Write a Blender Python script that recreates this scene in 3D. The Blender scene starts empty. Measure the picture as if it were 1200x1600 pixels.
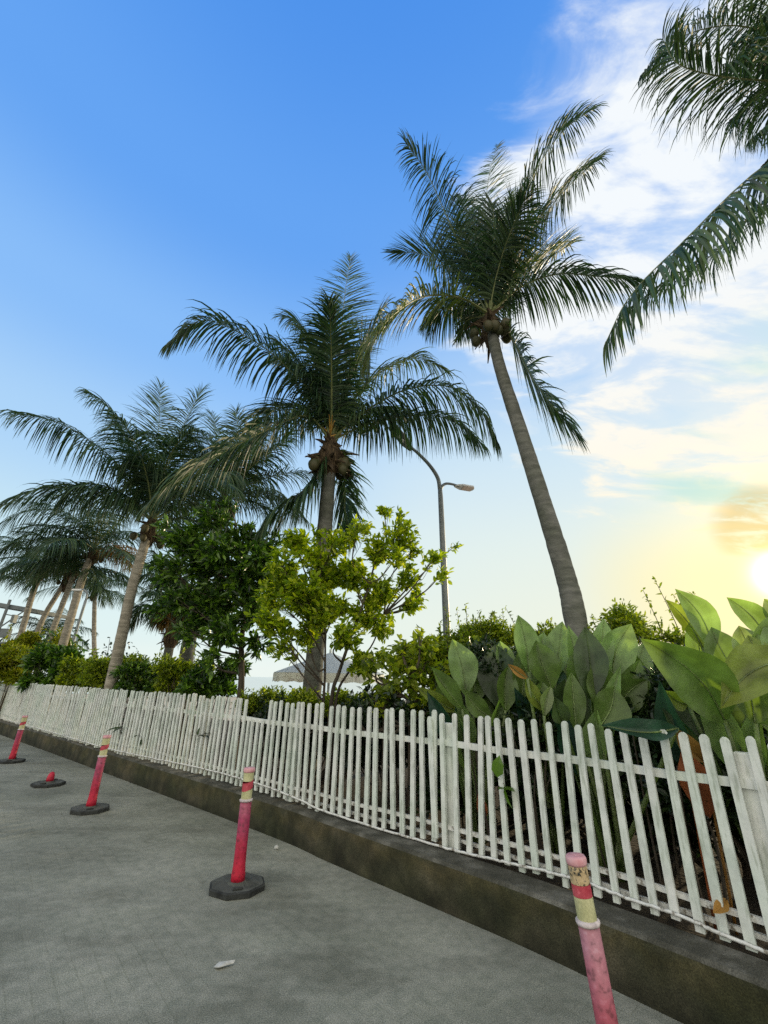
import bpy, math, random
import numpy as np
from mathutils import Matrix, Vector

S = bpy.context.scene
COL = S.collection
# ------------------------------------------------------------------ camera
FPX, EYE = 665.0, 1.58                       # focal length in photo pixels, eye height in metres
_u = np.array([33., 1695., -FPX]); _u /= np.linalg.norm(_u)
_f = np.array([0., 0., -1.]); _y = _f - (_f @ _u) * _u; _y /= np.linalg.norm(_y)
_x = np.cross(_y, _u)
ROT = np.array([_x, _y, _u])
cam_d = bpy.data.cameras.new('camera'); cam = bpy.data.objects.new('camera', cam_d); COL.objects.link(cam)
cam_d.sensor_fit = 'VERTICAL'; cam_d.sensor_height = 36.0; cam_d.lens = FPX / 1600 * 36
cam_d.clip_end = 6000; cam_d.clip_start = 0.05
M4 = Matrix.Identity(4)
for i in range(3):
    for j in range(3): M4[i][j] = ROT[i][j]
M4.translation = Vector((0, 0, EYE)); cam.matrix_world = M4
S.camera = cam
S.view_settings.view_transform = 'Standard'; S.view_settings.look = 'None'
S.view_settings.exposure = 0.12; S.view_settings.gamma = 1.0
try: S.view_settings.use_curve_mapping = False
except Exception: pass
S.cycles.max_bounces = 6; S.cycles.transparent_max_bounces = 8; S.cycles.use_denoising = False

def P(px, py, Y):
    d = ROT @ np.array([px - 600., 800. - py, -FPX]); t = Y / d[1]
    return np.array([d[0] * t, Y, EYE + d[2] * t])
def PZ(px, py, z):
    d = ROT @ np.array([px - 600., 800. - py, -FPX]); t = (z - EYE) / d[2]
    return np.array([d[0] * t, d[1] * t, z])

# ------------------------------------------------------------------ sky
def lin(c):
    return tuple(((v/255)/12.92 if v/255 <= .04045 else ((v/255+.055)/1.055)**2.4) for v in c)
SUN = ROT @ np.array([1222 - 600., 800. - 898, -FPX]); SUN /= np.linalg.norm(SUN)
sun_el = math.asin(SUN[2]); sun_az = math.atan2(SUN[0], SUN[1])
world = bpy.data.worlds.new("World"); S.world = world; world.use_nodes = True
nt = world.node_tree; nt.nodes.clear()
def N(t, **k):
    n = nt.nodes.new(t)
    for a, b in k.items(): setattr(n, a, b)
    return n
def L(a, b): nt.links.new(a, b)
def mth(op, a, b=None, c=None, clamp=False):
    n = N('ShaderNodeMath', operation=op); n.use_clamp = clamp
    for i, v in enumerate((a, b, c)):
        if v is None: continue
        if isinstance(v, (int, float)): n.inputs[i].default_value = v
        else: L(v, n.inputs[i])
    return n.outputs[0]
def sstep(v, a, b, lo=0., hi=1.):
    n = N('ShaderNodeMapRange', interpolation_type='SMOOTHSTEP'); L(v, n.inputs[0])
    for i, q in enumerate((a, b, lo, hi)): n.inputs[i+1].default_value = q
    return n.outputs[0]
def mix(f, a, b, mode='MIX'):
    n = N('ShaderNodeMix', data_type='RGBA', blend_type=mode)
    if isinstance(f, (int, float)): n.inputs[0].default_value = f
    else: L(f, n.inputs[0])
    for i, v in ((6, a), (7, b)):
        if isinstance(v, tuple): n.inputs[i].default_value = (*v[:3], 1)
        else: L(v, n.inputs[i])
    return n.outputs[2]
def unit0(px, py):
    v = ROT @ np.array([px - 600., 800. - py, -FPX]); return v / np.linalg.norm(v)
tc = N('ShaderNodeTexCoord')
sep = N('ShaderNodeSeparateXYZ'); L(tc.outputs['Generated'], sep.inputs[0])
def dot(v):
    n = N('ShaderNodeVectorMath', operation='DOT_PRODUCT'); L(tc.outputs['Generated'], n.inputs[0]); n.inputs[1].default_value = tuple(v)
    return n.outputs['Value']
nish = N('ShaderNodeTexSky', sky_type='NISHITA'); nish.sun_disc = False
nish.sun_elevation = sun_el; nish.sun_rotation = sun_az; nish.air_density = 1.0; nish.dust_density = 1.5; nish.ozone_density = 2.0
z = sep.outputs[2]
ramp = N('ShaderNodeValToRGB'); L(z, ramp.inputs[0]); cr = ramp.color_ramp; cr.interpolation = 'EASE'
stops = [(0.0, (236, 245, 240)), (.09, (222, 240, 240)), (.22, (202, 230, 242)), (.42, (172, 211, 247)), (.62, (136, 188, 247)), (.8, (100, 163, 241)), (1.0, (72, 142, 232))]
cr.elements[0].position, cr.elements[0].color = stops[0][0], (*lin(stops[0][1]), 1)
cr.elements[1].position, cr.elements[1].color = stops[-1][0], (*lin(stops[-1][1]), 1)
for p_, c_ in stops[1:-1]:
    e = cr.elements.new(p_); e.color = (*lin(c_), 1)
sc_n = N('ShaderNodeVectorMath', operation='SCALE'); L(nish.outputs[0], sc_n.inputs[0]); sc_n.inputs['Scale'].default_value = 0.10
base = mix(0.08, ramp.outputs[0], sc_n.outputs[0])
dsun = dot(SUN)
# warm air low down towards the sun
low = sstep(z, 0.50, 0.02)
warmth = mth('MULTIPLY', sstep(dsun, .55, .99), low)
base = mix(mth('MULTIPLY', warmth, .95), base, lin((253, 236, 168)))
paler = mth('MULTIPLY', sstep(dsun, .45, .85), sstep(z, .9, .3))
base = mix(mth('MULTIPLY', paler, .7), base, lin((220, 234, 234)))
# clouds, laid out on a high flat layer
den = mth('ADD', z, .18)
cx = mth('DIVIDE', sep.outputs[0], den); cy = mth('DIVIDE', sep.outputs[1], den)
comb = N('ShaderNodeCombineXYZ'); L(cx, comb.inputs[0]); L(cy, comb.inputs[1])
mp = N('ShaderNodeMapping'); L(comb.outputs[0], mp.inputs[0]); mp.inputs['Rotation'].default_value = (0, 0, math.radians(38)); mp.inputs['Scale'].default_value = (1.0, 2.1, 1)
mp.inputs['Location'].default_value = (3.1, 1.7, 0)
n1 = N('ShaderNodeTexNoise'); L(mp.outputs[0], n1.inputs[0]); n1.inputs['Scale'].default_value = 3.0; n1.inputs['Detail'].default_value = 12; n1.inputs['Roughness'].default_value = .58; n1.inputs['Distortion'].default_value = .5
n2 = N('ShaderNodeTexNoise'); L(comb.outputs[0], n2.inputs[0]); n2.inputs['Scale'].default_value = 1.1; n2.inputs['Detail'].default_value = 5
regv = dot(ROT @ (np.array([1230 - 600., 800 - 330., -FPX]) / np.linalg.norm([630, 470, FPX])))
region = sstep(mth('ADD', regv, mth('MULTIPLY', mth('SUBTRACT', n1.outputs[0], .5), .26)), .865, .935)
thin = sstep(n2.outputs[0], .2, .55)
n4 = N('ShaderNodeTexNoise'); L(mp.outputs[0], n4.inputs[0]); n4.inputs['Scale'].default_value = 9.; n4.inputs['Detail'].default_value = 8; n4.inputs['Roughness'].default_value = .6
puff = sstep(mth('ADD', n1.outputs[0], mth('MULTIPLY', mth('SUBTRACT', n4.outputs[0], .5), .30)), .40, .60)
cm = mth('MULTIPLY', region, mth('ADD', mth('MULTIPLY', thin, .36), mth('MULTIPLY', puff, .74)), clamp=True)
ccol = mix(sstep(z, .75, .2), lin((236, 241, 245)), lin((255, 243, 216)))
base = mix(cm, base, ccol)
# turquoise gaps in the warm layer, dusky bars beside the sun
n3 = N('ShaderNodeTexNoise'); mp3 = N('ShaderNodeMapping'); L(comb.outputs[0], mp3.inputs[0]); mp3.inputs['Scale'].default_value = (.7, 2.6, 1); mp3.inputs['Rotation'].default_value = (0, 0, math.radians(-35))
L(mp3.outputs[0], n3.inputs[0]); n3.inputs['Scale'].default_value = 1.3; n3.inputs['Detail'].default_value = 6
turq = mth('MULTIPLY', mth('MULTIPLY', sstep(n3.outputs[0], .5, .66), sstep(dsun, .72, .93)), mth('MULTIPLY', sstep(z, .18, .3), sstep(z, .62, .45)))
base = mix(mth('MULTIPLY', mth('MULTIPLY', turq, sstep(dot(unit0(1190, 650)), .955, .99)), .55), base, lin((150, 214, 214)))
bars = mth('MULTIPLY', mth('MULTIPLY', sstep(n1.outputs[0], .36, .52), sstep(dot(unit0(1190, 822)), .9965, .9993)), sstep(z, .21, .23))
base = mix(mth('MULTIPLY', bars, .6), base, lin((186, 160, 112)))
base = mix(mth('MULTIPLY', mth('MULTIPLY', sstep(dsun, .93, .997), sstep(z, .40, .18)), .40), base, lin((255, 230, 130)))
# glow round the veiled sun
g1 = mth('POWER', mth('MAXIMUM', dsun, 0.), 60.)
g2 = mth('POWER', mth('MAXIMUM', dsun, 0.), 2600.)
def scaled(col, f):
    n = N('ShaderNodeVectorMath', operation='SCALE'); n.inputs[0].default_value = col; L(f, n.inputs['Scale']); return n.outputs[0]
base = mix(1.0, base, scaled((.25, .16, .0), g1), 'ADD')
base = mix(1.0, base, scaled((5., 4.4, 2.4), g2), 'ADD')
below = sstep(z, 0., -.05)
base = mix(below, base, lin((150, 160, 150)))
rear_fill = sstep(sep.outputs[1], .12, -.35)  # bright warm-white sky added unseen behind the camera as neutral fill light
bn = N('ShaderNodeTexNoise'); L(tc.outputs['Generated'], bn.inputs[0]); bn.inputs['Scale'].default_value = 2.2; bn.inputs['Detail'].default_value = 6
bcol = mix(sstep(bn.outputs[0], .35, .65), (1.0, .96, .86), (1.75, 1.66, 1.46))
base = mix(mth('MULTIPLY', rear_fill, .92), base, bcol)
bg = N('ShaderNodeBackground'); L(base, bg.inputs[0]); bg.inputs[1].default_value = 1.0
out = N('ShaderNodeOutputWorld'); L(bg.outputs[0], out.inputs[0])
# ------------------------------------------------------------------ sun
sd = bpy.data.lights.new('sun', 'SUN'); sd.energy = 3.2; sd.angle = math.radians(2.5); sd.color = (1.0, .80, .50)
so = bpy.data.objects.new('sun', sd); COL.objects.link(so)
so.rotation_euler = Vector(-SUN).to_track_quat('-Z', 'Y').to_euler(); so.location = (20, 20, 20)

# ------------------------------------------------------------------ materials
def newmat(name):
    m = bpy.data.materials.new(name); m.use_nodes = True; t = m.node_tree; t.nodes.clear()
    o = t.nodes.new('ShaderNodeOutputMaterial'); return m, t, o
def nd(t, ty, **k):
    n = t.nodes.new(ty)
    for a, b in k.items():
        if a in ('operation', 'data_type', 'blend_type', 'interpolation_type', 'feature', 'attribute_name'): setattr(n, a, b)
        else: n.inputs[a].default_value = b
    return n
def ramp_of(t, fac, stops):
    r = t.nodes.new('ShaderNodeValToRGB'); t.links.new(fac, r.inputs[0]); e = r.color_ramp.elements
    e[0].position, e[0].color = stops[0][0], (*stops[0][1], 1); e[1].position, e[1].color = stops[-1][0], (*stops[-1][1], 1)
    for p_, c_ in stops[1:-1]:
        q = e.new(p_); q.color = (*c_, 1)
    return r.outputs[0]
def surf(name, layers, rough=.8, bump=.2, bscale=40., spec=.3, coords='Object', metal=0.0, bdist=.01):
    """layers: [(scale, detail, [(pos, colour)...], mode, fac)] noise layers mixed one over another"""
    m, t, o = newmat(name); tcn = t.nodes.new('ShaderNodeTexCoord'); co = tcn.outputs[coords]
    col = None
    for sc, det, st, mode, fac in layers:
        n = nd(t, 'ShaderNodeTexNoise', Detail=det, Roughness=.6); 
        if isinstance(sc, tuple):
            mpn = t.nodes.new('ShaderNodeMapping'); t.links.new(co, mpn.inputs[0]); mpn.inputs['Scale'].default_value = sc; t.links.new(mpn.outputs[0], n.inputs['Vector']); n.inputs['Scale'].default_value = 1
        else:
            t.links.new(co, n.inputs['Vector']); n.inputs['Scale'].default_value = sc
        c = ramp_of(t, n.outputs[0], st)
        if col is None: col = c
        else:
            mx = nd(t, 'ShaderNodeMix', data_type='RGBA', blend_type=mode); mx.inputs[0].default_value = fac
            t.links.new(col, mx.inputs[6]); t.links.new(c, mx.inputs[7]); col = mx.outputs[2]
    b = nd(t, 'ShaderNodeBsdfPrincipled'); t.links.new(col, b.inputs['Base Color'])
    b.inputs['Roughness'].default_value = rough; b.inputs['Specular IOR Level'].default_value = spec; b.inputs['Metallic'].default_value = metal
    if bump:
        n = nd(t, 'ShaderNodeTexNoise', Scale=bscale, Detail=6.); t.links.new(co, n.inputs['Vector'])
        bp = nd(t, 'ShaderNodeBump', Strength=bump, Distance=bdist); t.links.new(n.outputs[0], bp.inputs['Height']); t.links.new(bp.outputs[0], b.inputs['Normal'])
    t.links.new(b.outputs[0], o.inputs[0]); return m
def leafmat(name, cols, trans, tf=.4, rough=.45, spec=.4, noise=0., nscale=6.):
    m, t, o = newmat(name); g = t.nodes.new('ShaderNodeNewGeometry')
    k = len(cols); st = [(i / max(1, k - 1), c) for i, c in enumerate(cols)]
    col = ramp_of(t, g.outputs['Random Per Island'], st)
    if noise:
        tcn = t.nodes.new('ShaderNodeTexCoord'); n = nd(t, 'ShaderNodeTexNoise', Scale=nscale, Detail=4.); t.links.new(tcn.outputs['Object'], n.inputs['Vector'])
        mr = ramp_of(t, n.outputs[0], [(.3, (1-noise,)*3), (.7, (1+noise*.6,)*3)])
        mx = nd(t, 'ShaderNodeMix', data_type='RGBA', blend_type='MULTIPLY'); mx.inputs[0].default_value = 1.; t.links.new(col, mx.inputs[6]); t.links.new(mr, mx.inputs[7]); col = mx.outputs[2]
    b = nd(t, 'ShaderNodeBsdfPrincipled', Roughness=rough); b.inputs['Specular IOR Level'].default_value = spec; t.links.new(col, b.inputs['Base Color'])
    tr = t.nodes.new('ShaderNodeBsdfTranslucent')
    mx = nd(t, 'ShaderNodeMix', data_type='RGBA', blend_type='MULTIPLY'); mx.inputs[0].default_value = 1.
    t.links.new(col, mx.inputs[6]); mx.inputs[7].default_value = (*trans, 1); t.links.new(mx.outputs[2], tr.inputs[0])
    ms = t.nodes.new('ShaderNodeMixShader'); ms.inputs[0].default_value = tf
    t.links.new(b.outputs[0], ms.inputs[1]); t.links.new(tr.outputs[0], ms.inputs[2]); t.links.new(ms.outputs[0], o.inputs[0]); return m

MAT = {}
MAT['road'] = surf('road_concrete', [
    (.8, 4, [(.3, (.155, .162, .130)), (.5, (.235, .24, .20)), (.72, (.32, .32, .27))], 'MIX', 1),
    (150., 2, [(.34, (.5, .51, .5)), (.5, (.95, .95, .95)), (.66, (1.5, 1.5, 1.45))], 'MULTIPLY', .8),
    (14., 6, [(.35, (.74, .77, .74)), (.62, (1.12, 1.1, 1.08))], 'MULTIPLY', .7),
    ((.9, 2.6, 1.), 5, [(.36, (.70, .70, .68)), (.5, (1, 1, 1)), (.7, (1.1, 1.1, 1.07))], 'MULTIPLY', .8),
    (3.3, 8, [(.28, (.55, .55, .52)), (.36, (1, 1, 1))], 'MULTIPLY', .6)], rough=.9, bump=.3, bscale=200., bdist=.003)
def pavers(m):
    t = m.node_tree; pb = next(n for n in t.nodes if n.type == 'BSDF_PRINCIPLED'); src = pb.inputs['Base Color'].links[0].from_socket
    tcn = t.nodes.new('ShaderNodeTexCoord'); mp_ = t.nodes.new('ShaderNodeMapping'); mp_.inputs['Rotation'].default_value = (0, 0, math.radians(49)); t.links.new(tcn.outputs['Object'], mp_.inputs[0])
    dn = nd(t, 'ShaderNodeTexNoise', Scale=6., Detail=3.); t.links.new(tcn.outputs['Object'], dn.inputs['Vector'])
    ad = t.nodes.new('ShaderNodeVectorMath'); ad.operation = 'MULTIPLY_ADD'; t.links.new(dn.outputs['Color'], ad.inputs[0]); ad.inputs[1].default_value = (.02, .02, 0); t.links.new(mp_.outputs[0], ad.inputs[2])
    bk = t.nodes.new('ShaderNodeTexBrick'); t.links.new(ad.outputs[0], bk.inputs['Vector'])
    for k_, v_ in (('Scale', 1.), ('Brick Width', .21), ('Row Height', .105), ('Mortar Size', .006), ('Mortar Smooth', .6)): bk.inputs[k_].default_value = v_
    bk.inputs['Color1'].default_value = (1.06, 1.05, 1.04, 1); bk.inputs['Color2'].default_value = (.92, .93, .92, 1); bk.inputs['Mortar'].default_value = (.66, .68, .62, 1)
    mn = nd(t, 'ShaderNodeTexNoise', Scale=1.1, Detail=4.); t.links.new(tcn.outputs['Object'], mn.inputs['Vector']); mk = ramp_of(t, mn.outputs[0], [(.4, (.10,)*3), (.62, (.48,)*3)])
    mx = nd(t, 'ShaderNodeMix', data_type='RGBA', blend_type='MULTIPLY'); t.links.new(mk, mx.inputs[0]); t.links.new(src, mx.inputs[6]); t.links.new(bk.outputs['Color'], mx.inputs[7]); t.links.new(mx.outputs[2], pb.inputs['Base Color'])
pavers(MAT['road'])
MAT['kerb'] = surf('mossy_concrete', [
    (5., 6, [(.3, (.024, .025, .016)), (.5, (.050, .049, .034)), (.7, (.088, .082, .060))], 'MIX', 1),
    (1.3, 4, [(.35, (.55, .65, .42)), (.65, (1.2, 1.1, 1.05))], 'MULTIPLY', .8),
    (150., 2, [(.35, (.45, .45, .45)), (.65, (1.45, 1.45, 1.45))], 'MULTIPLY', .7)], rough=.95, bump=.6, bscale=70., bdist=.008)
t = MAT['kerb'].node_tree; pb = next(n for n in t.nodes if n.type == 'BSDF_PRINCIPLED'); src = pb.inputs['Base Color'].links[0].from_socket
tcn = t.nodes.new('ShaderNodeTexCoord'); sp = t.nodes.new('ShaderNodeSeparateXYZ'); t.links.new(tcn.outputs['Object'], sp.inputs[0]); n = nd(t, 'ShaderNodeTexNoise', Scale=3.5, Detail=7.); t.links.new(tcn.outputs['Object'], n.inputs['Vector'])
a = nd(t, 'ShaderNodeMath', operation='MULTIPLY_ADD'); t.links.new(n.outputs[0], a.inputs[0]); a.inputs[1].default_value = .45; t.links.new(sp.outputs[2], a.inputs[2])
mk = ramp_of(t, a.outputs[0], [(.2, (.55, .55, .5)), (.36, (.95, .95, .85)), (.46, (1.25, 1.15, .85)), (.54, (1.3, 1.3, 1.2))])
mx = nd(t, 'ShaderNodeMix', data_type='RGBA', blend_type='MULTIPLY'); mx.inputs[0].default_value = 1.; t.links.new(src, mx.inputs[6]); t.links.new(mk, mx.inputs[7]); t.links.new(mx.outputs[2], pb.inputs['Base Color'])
MAT['kerbtop'] = surf('kerb_cap', [
    (6., 6, [(.3, (.032, .032, .022)), (.5, (.07, .068, .052)), (.7, (.15, .145, .12))], 'MIX', 1),
    (150., 2, [(.35, (.5, .5, .5)), (.65, (1.4, 1.4, 1.4))], 'MULTIPLY', .7)], rough=.95, bump=.5, bscale=90., bdist=.006)
MAT['soil'] = surf('soil', [(9., 6, [(.3, (.025, .02, .013)), (.7, (.07, .055, .035))], 'MIX', 1)], rough=1, bump=.8, bscale=25., bdist=.03)
MAT['sand'] = surf('sand', [(.6, 6, [(.3, (.36, .31, .23)), (.7, (.48, .42, .33))], 'MIX', 1)], rough=1, bump=.4, bscale=12., bdist=.03)
MAT['white'] = surf('weathered_white_paint', [
    (7., 5, [(.28, (.50, .52, .48)), (.5, (.66, .675, .63)), (.72, (.76, .765, .72))], 'MIX', 1),
    ((45., 45., 6.), 6, [(.36, (.55, .58, .5)), (.47, (1, 1, 1)), (1, (1.05, 1.05, 1.05))], 'MULTIPLY', .65),
    (2.2, 4, [(.38, (.84, .93, .86)), (.6, (1, 1, 1))], 'MULTIPLY', .7)], rough=.7, bump=.25, bscale=60., bdist=.004)
MAT['dirtywhite'] = surf('flaking_white_paint', [
    (22., 6, [(.38, (.22, .2, .16)), (.46, (.6, .6, .56)), (.75, (.75, .76, .72))], 'MIX', 1)], rough=.8, bump=.4, bscale=60.)
MAT['bark'] = surf('palm_bark', [
    ((4., 4., 16.), 6, [(.3, (.085, .088, .078)), (.5, (.125, .127, .112)), (.72, (.19, .19, .17))], 'MIX', 1),
    ((3., 3., 3.), 4, [(.35, (.62, .66, .55)), (.65, (1.15, 1.12, 1.1))], 'MULTIPLY', .8)], rough=.95, bump=.7, bscale=40., bdist=.015)
MAT['palebark'] = surf('pale_palm_bark', [((4., 4., 16.), 6, [(.3, (.16, .145, .11)), (.5, (.27, .245, .19)), (.72, (.40, .36, .29))], 'MIX', 1)], rough=.95, bump=.7, bscale=40., bdist=.015)
MAT['darkbark'] = surf('tree_bark', [((20., 20., 5.), 6, [(.3, (.03, .025, .018)), (.7, (.11, .09, .065))], 'MIX', 1)], rough=.95, bump=.6, bscale=50., bdist=.01)
MAT['fibre'] = surf('crown_fibre', [((30., 30., 8.), 6, [(.3, (.02, .015, .01)), (.55, (.08, .055, .03)), (.75, (.2, .14, .07))], 'MIX', 1)], rough=1, bump=.9, bscale=60., bdist=.02)
MAT['orange'] = surf('orange_petiole', [(12., 4, [(.3, (.35, .16, .03)), (.7, (.55, .36, .08))], 'MIX', 1)], rough=.6)
MAT['rachis'] = surf('frond_rachis', [(6., 3, [(.3, (.10, .13, .04)), (.7, (.20, .22, .08))], 'MIX', 1)], rough=.5, bump=0)
MAT['coconut'] = surf('coconut_husk', [(5., 4, [(.3, (.035, .045, .015)), (.55, (.065, .06, .025)), (.75, (.10, .07, .03))], 'MIX', 1)], rough=.55, bump=.2)
MAT['palm'] = leafmat('palm_leaflets', [(.012, .032, .018), (.020, .054, .025), (.034, .078, .030), (.065, .105, .035), (.018, .042, .028)], (1.5, 1.8, .8), .2, .5, .32)
MAT['palmyellow'] = leafmat('palm_leaflets_yellowing', [(.02, .04, .010), (.05, .085, .015), (.09, .12, .02), (.02, .04, .012)], (1.8, 1.9, .6), .36, .4, .5)
MAT['palmdry'] = leafmat('palm_leaflets_dry', [(.30, .18, .05), (.2, .12, .04), (.38, .26, .09)], (1.2, 1., .7), .4, .7, .2)
MAT['darkleaf'] = leafmat('dark_tree_leaves', [(.014, .032, .010), (.028, .065, .014), (.06, .13, .018), (.16, .27, .03), (.022, .05, .014)], (1.9, 2.2, .6), .32, .3, .55)
MAT['limeleaf'] = leafmat('lime_tree_leaves', [(.09, .15, .012), (.17, .25, .014), (.27, .35, .02), (.42, .46, .04), (.13, .20, .012), (.07, .115, .01)], (2.1, 2.1, .5), .52, .4, .4)
MAT['hedge'] = leafmat('hedge_leaves', [(.04, .07, .01), (.10, .15, .014), (.20, .27, .018), (.34, .38, .025), (.06, .10, .012)], (2.0, 2.1, .5), .4, .45, .35)
MAT['hedgelime'] = leafmat('bright_hedge_leaves', [(.10, .14, .01), (.18, .22, .012), (.28, .28, .015), (.08, .12, .01)], (2.0, 2.0, .5), .45, .45, .35)
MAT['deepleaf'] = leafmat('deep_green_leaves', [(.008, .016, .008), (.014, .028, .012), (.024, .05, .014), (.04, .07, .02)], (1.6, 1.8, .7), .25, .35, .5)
MAT['redleaf'] = leafmat('dry_red_leaf', [(.30, .07, .03), (.36, .12, .04), (.22, .05, .03)], (1.3, 1.0, .8), .35, .6, .2, .5)
MAT['orangeleaf'] = leafmat('orange_leaf', [(.30, .15, .04), (.38, .22, .05)], (1.4, 1.1, .6), .4, .5, .3, .4)
BROAD = {}
for nm, c in dict(light=(.20, .29, .11), mid=(.12, .18, .05), dark=(.07, .10, .05), teal=(.025, .07, .05), yellow=(.21, .25, .05), pale=(.25, .31, .14)).items():
    m = leafmat('broad_leaf_' + nm, [tuple(v * .85 for v in c), c, tuple(v * 1.15 for v in c)], (1.9, 2.1, .6), .48, .38, .5, .42, 7.)
    BROAD[nm] = m
    t = m.node_tree; pb = next(n for n in t.nodes if n.type == 'BSDF_PRINCIPLED'); wv = t.nodes.new('ShaderNodeTexNoise'); tcn = t.nodes.new('ShaderNodeTexCoord'); t.links.new(tcn.outputs['Object'], wv.inputs['Vector'])
    wv.inputs['Scale'].default_value = 30; wv.inputs['Detail'].default_value = 5; bp = nd(t, 'ShaderNodeBump', Strength=.35, Distance=.012); t.links.new(wv.outputs[0], bp.inputs['Height']); t.links.new(bp.outputs[0], pb.inputs['Normal'])
MAT['metal'] = surf('galvanised_steel', [(8., 4, [(.3, (.16, .18, .18)), (.7, (.24, .26, .26))], 'MIX', 1)], rough=.5, metal=.3, bump=0)
MAT['lamphead'] = surf('lamp_housing', [(8., 3, [(.3, (.10, .12, .11)), (.7, (.15, .17, .16))], 'MIX', 1)], rough=.5, bump=0)
MAT['lens'] = surf('lamp_lens', [(8., 3, [(.3, (.6, .6, .58)), (.7, (.75, .75, .73))], 'MIX', 1)], rough=.2, bump=0)
MAT['peach'] = surf('lamp_glass', [(8., 3, [(.3, (.70, .56, .48)), (.7, (.8, .66, .58))], 'MIX', 1)], rough=.3, bump=0)
MAT['rubber'] = surf('black_rubber', [(14., 5, [(.3, (.014, .015, .014)), (.7, (.05, .054, .05))], 'MIX', 1), (190., 2, [(.35, (.5,)*3), (.65, (1.5,)*3)], 'MULTIPLY', .6)], rough=.9, bump=.3, bscale=80)
MAT['rubbertop'] = surf('dusty_rubber', [(9., 5, [(.3, (.05, .055, .047)), (.7, (.105, .11, .095))], 'MIX', 1), (190., 2, [(.35, (.5,)*3), (.65, (1.5,)*3)], 'MULTIPLY', .6)], rough=.95, bump=.3, bscale=80)
def postmat(name, cols):
    """plastic post, more faded towards its top; colour follows height on the object"""
    m, t, o = newmat(name); tcn = t.nodes.new('ShaderNodeTexCoord'); sp = t.nodes.new('ShaderNodeSeparateXYZ'); t.links.new(tcn.outputs['Object'], sp.inputs[0])
    n = nd(t, 'ShaderNodeTexNoise', Scale=9., Detail=5.); t.links.new(tcn.outputs['Object'], n.inputs['Vector'])
    a = nd(t, 'ShaderNodeMath', operation='MULTIPLY_ADD'); t.links.new(n.outputs[0], a.inputs[0]); a.inputs[1].default_value = .35; t.links.new(sp.outputs[2], a.inputs[2])
    col = ramp_of(t, a.outputs[0], cols)
    n2_ = nd(t, 'ShaderNodeTexNoise', Scale=38., Detail=6.); t.links.new(tcn.outputs['Object'], n2_.inputs['Vector'])
    g = ramp_of(t, n2_.outputs[0], [(.32, (.3, .25, .25)), (.45, (.9, .9, .9)), (.6, (1.1, 1.1, 1.1)), (.68, (1.25, 1.6, 1.55))])
    mx = nd(t, 'ShaderNodeMix', data_type='RGBA', blend_type='MULTIPLY'); mx.inputs[0].default_value = .7; t.links.new(col, mx.inputs[6]); t.links.new(g, mx.inputs[7])
    b = nd(t, 'ShaderNodeBsdfPrincipled', Roughness=.6); t.links.new(mx.outputs[2], b.inputs['Base Color']); t.links.new(b.outputs[0], o.inputs[0]); return m
MAT['postred'] = postmat('red_plastic_post', [(.2, (.50, .010, .035)), (.42, (.40, .010, .04)), (.62, (.27, .015, .06)), (.85, (.34, .09, .13))])
MAT['postpink'] = postmat('faded_pink_post', [(.2, (.32, .03, .05)), (.5, (.36, .08, .11)), (.68, (.38, .15, .18)), (.9, (.38, .20, .235))])
MAT['bandcream'] = surf('reflective_band_cream', [(12., 5, [(.3, (.40, .40, .20)), (.7, (.56, .54, .31))], 'MIX', 1), (110., 3, [(.35, (.7,)*3), (.65, (1.2,)*3)], 'MULTIPLY', .5)], rough=.5, bump=.1)
MAT['bandred'] = surf('band_red', [(16., 5, [(.3, (.36, .03, .05)), (.7, (.50, .09, .11))], 'MIX', 1), (60., 3, [(.33, (1.6, 2.6, 2.4)), (.42, (1,)*3)], 'MULTIPLY', .5)], rough=.6, bump=.1)
MAT['bandworn'] = surf('worn_peeling_band', [(34., 4, [(.40, (.03, .035, .03)), (.46, (.40, .30, .16)), (.56, (.55, .42, .24)), (.62, (.06, .06, .05)), (.7, (.5, .45, .3))], 'MIX', 1)], rough=.8, bump=.3)
MAT['cap'] = surf('pale_pink_rim', [(16., 5, [(.3, (.50, .20, .22)), (.7, (.68, .42, .43))], 'MIX', 1)], rough=.6, bump=.1)
MAT['rim'] = surf('whitish_collar', [(30., 5, [(.3, (.35, .30, .30)), (.7, (.7, .62, .6))], 'MIX', 1)], rough=.7, bump=.2)
MAT['canvas'] = surf('white_canvas', [(3., 4, [(.3, (.78, .80, .78)), (.7, (.86, .87, .85))], 'MIX', 1)], rough=.9, bump=.1)
MAT['canvas'] = leafmat('white_canvas_cloth', [(.72, .76, .74), (.78, .82, .80)], (1.05, 1.05, 1.05), .5, .9, .1)
MAT['valance'] = surf('printed_valance', [(9., 3, [(.44, (.76, .77, .66)), (.54, (.70, .70, .58)), (.62, (.45, .40, .34)), (.68, (.74, .75, .64))], 'MIX', 1)], rough=.9, bump=0)
MAT['greyroof'] = surf('grey_roofing', [(3., 5, [(.3, (.10, .12, .12)), (.7, (.19, .21, .21))], 'MIX', 1)], rough=.7)
MAT['darkwall'] = surf('dark_grey_wall', [(2., 5, [(.3, (.07, .085, .08)), (.7, (.15, .165, .15))], 'MIX', 1)], rough=.8)  # mottled dark grey wall colour
MAT['scrap'] = surf('paper_scrap', [(40., 4, [(.3, (.30, .30, .27)), (.7, (.6, .6, .56))], 'MIX', 1)], rough=.9, bump=.3)
m, t, o = newmat('sea_water'); b = nd(t, 'ShaderNodeBsdfPrincipled', Roughness=.12); b.inputs['Base Color'].default_value = (.30, .36, .35, 1)
n = nd(t, 'ShaderNodeTexNoise', Scale=.6, Detail=6.); tcn = t.nodes.new('ShaderNodeTexCoord'); t.links.new(tcn.outputs['Object'], n.inputs['Vector'])
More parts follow.
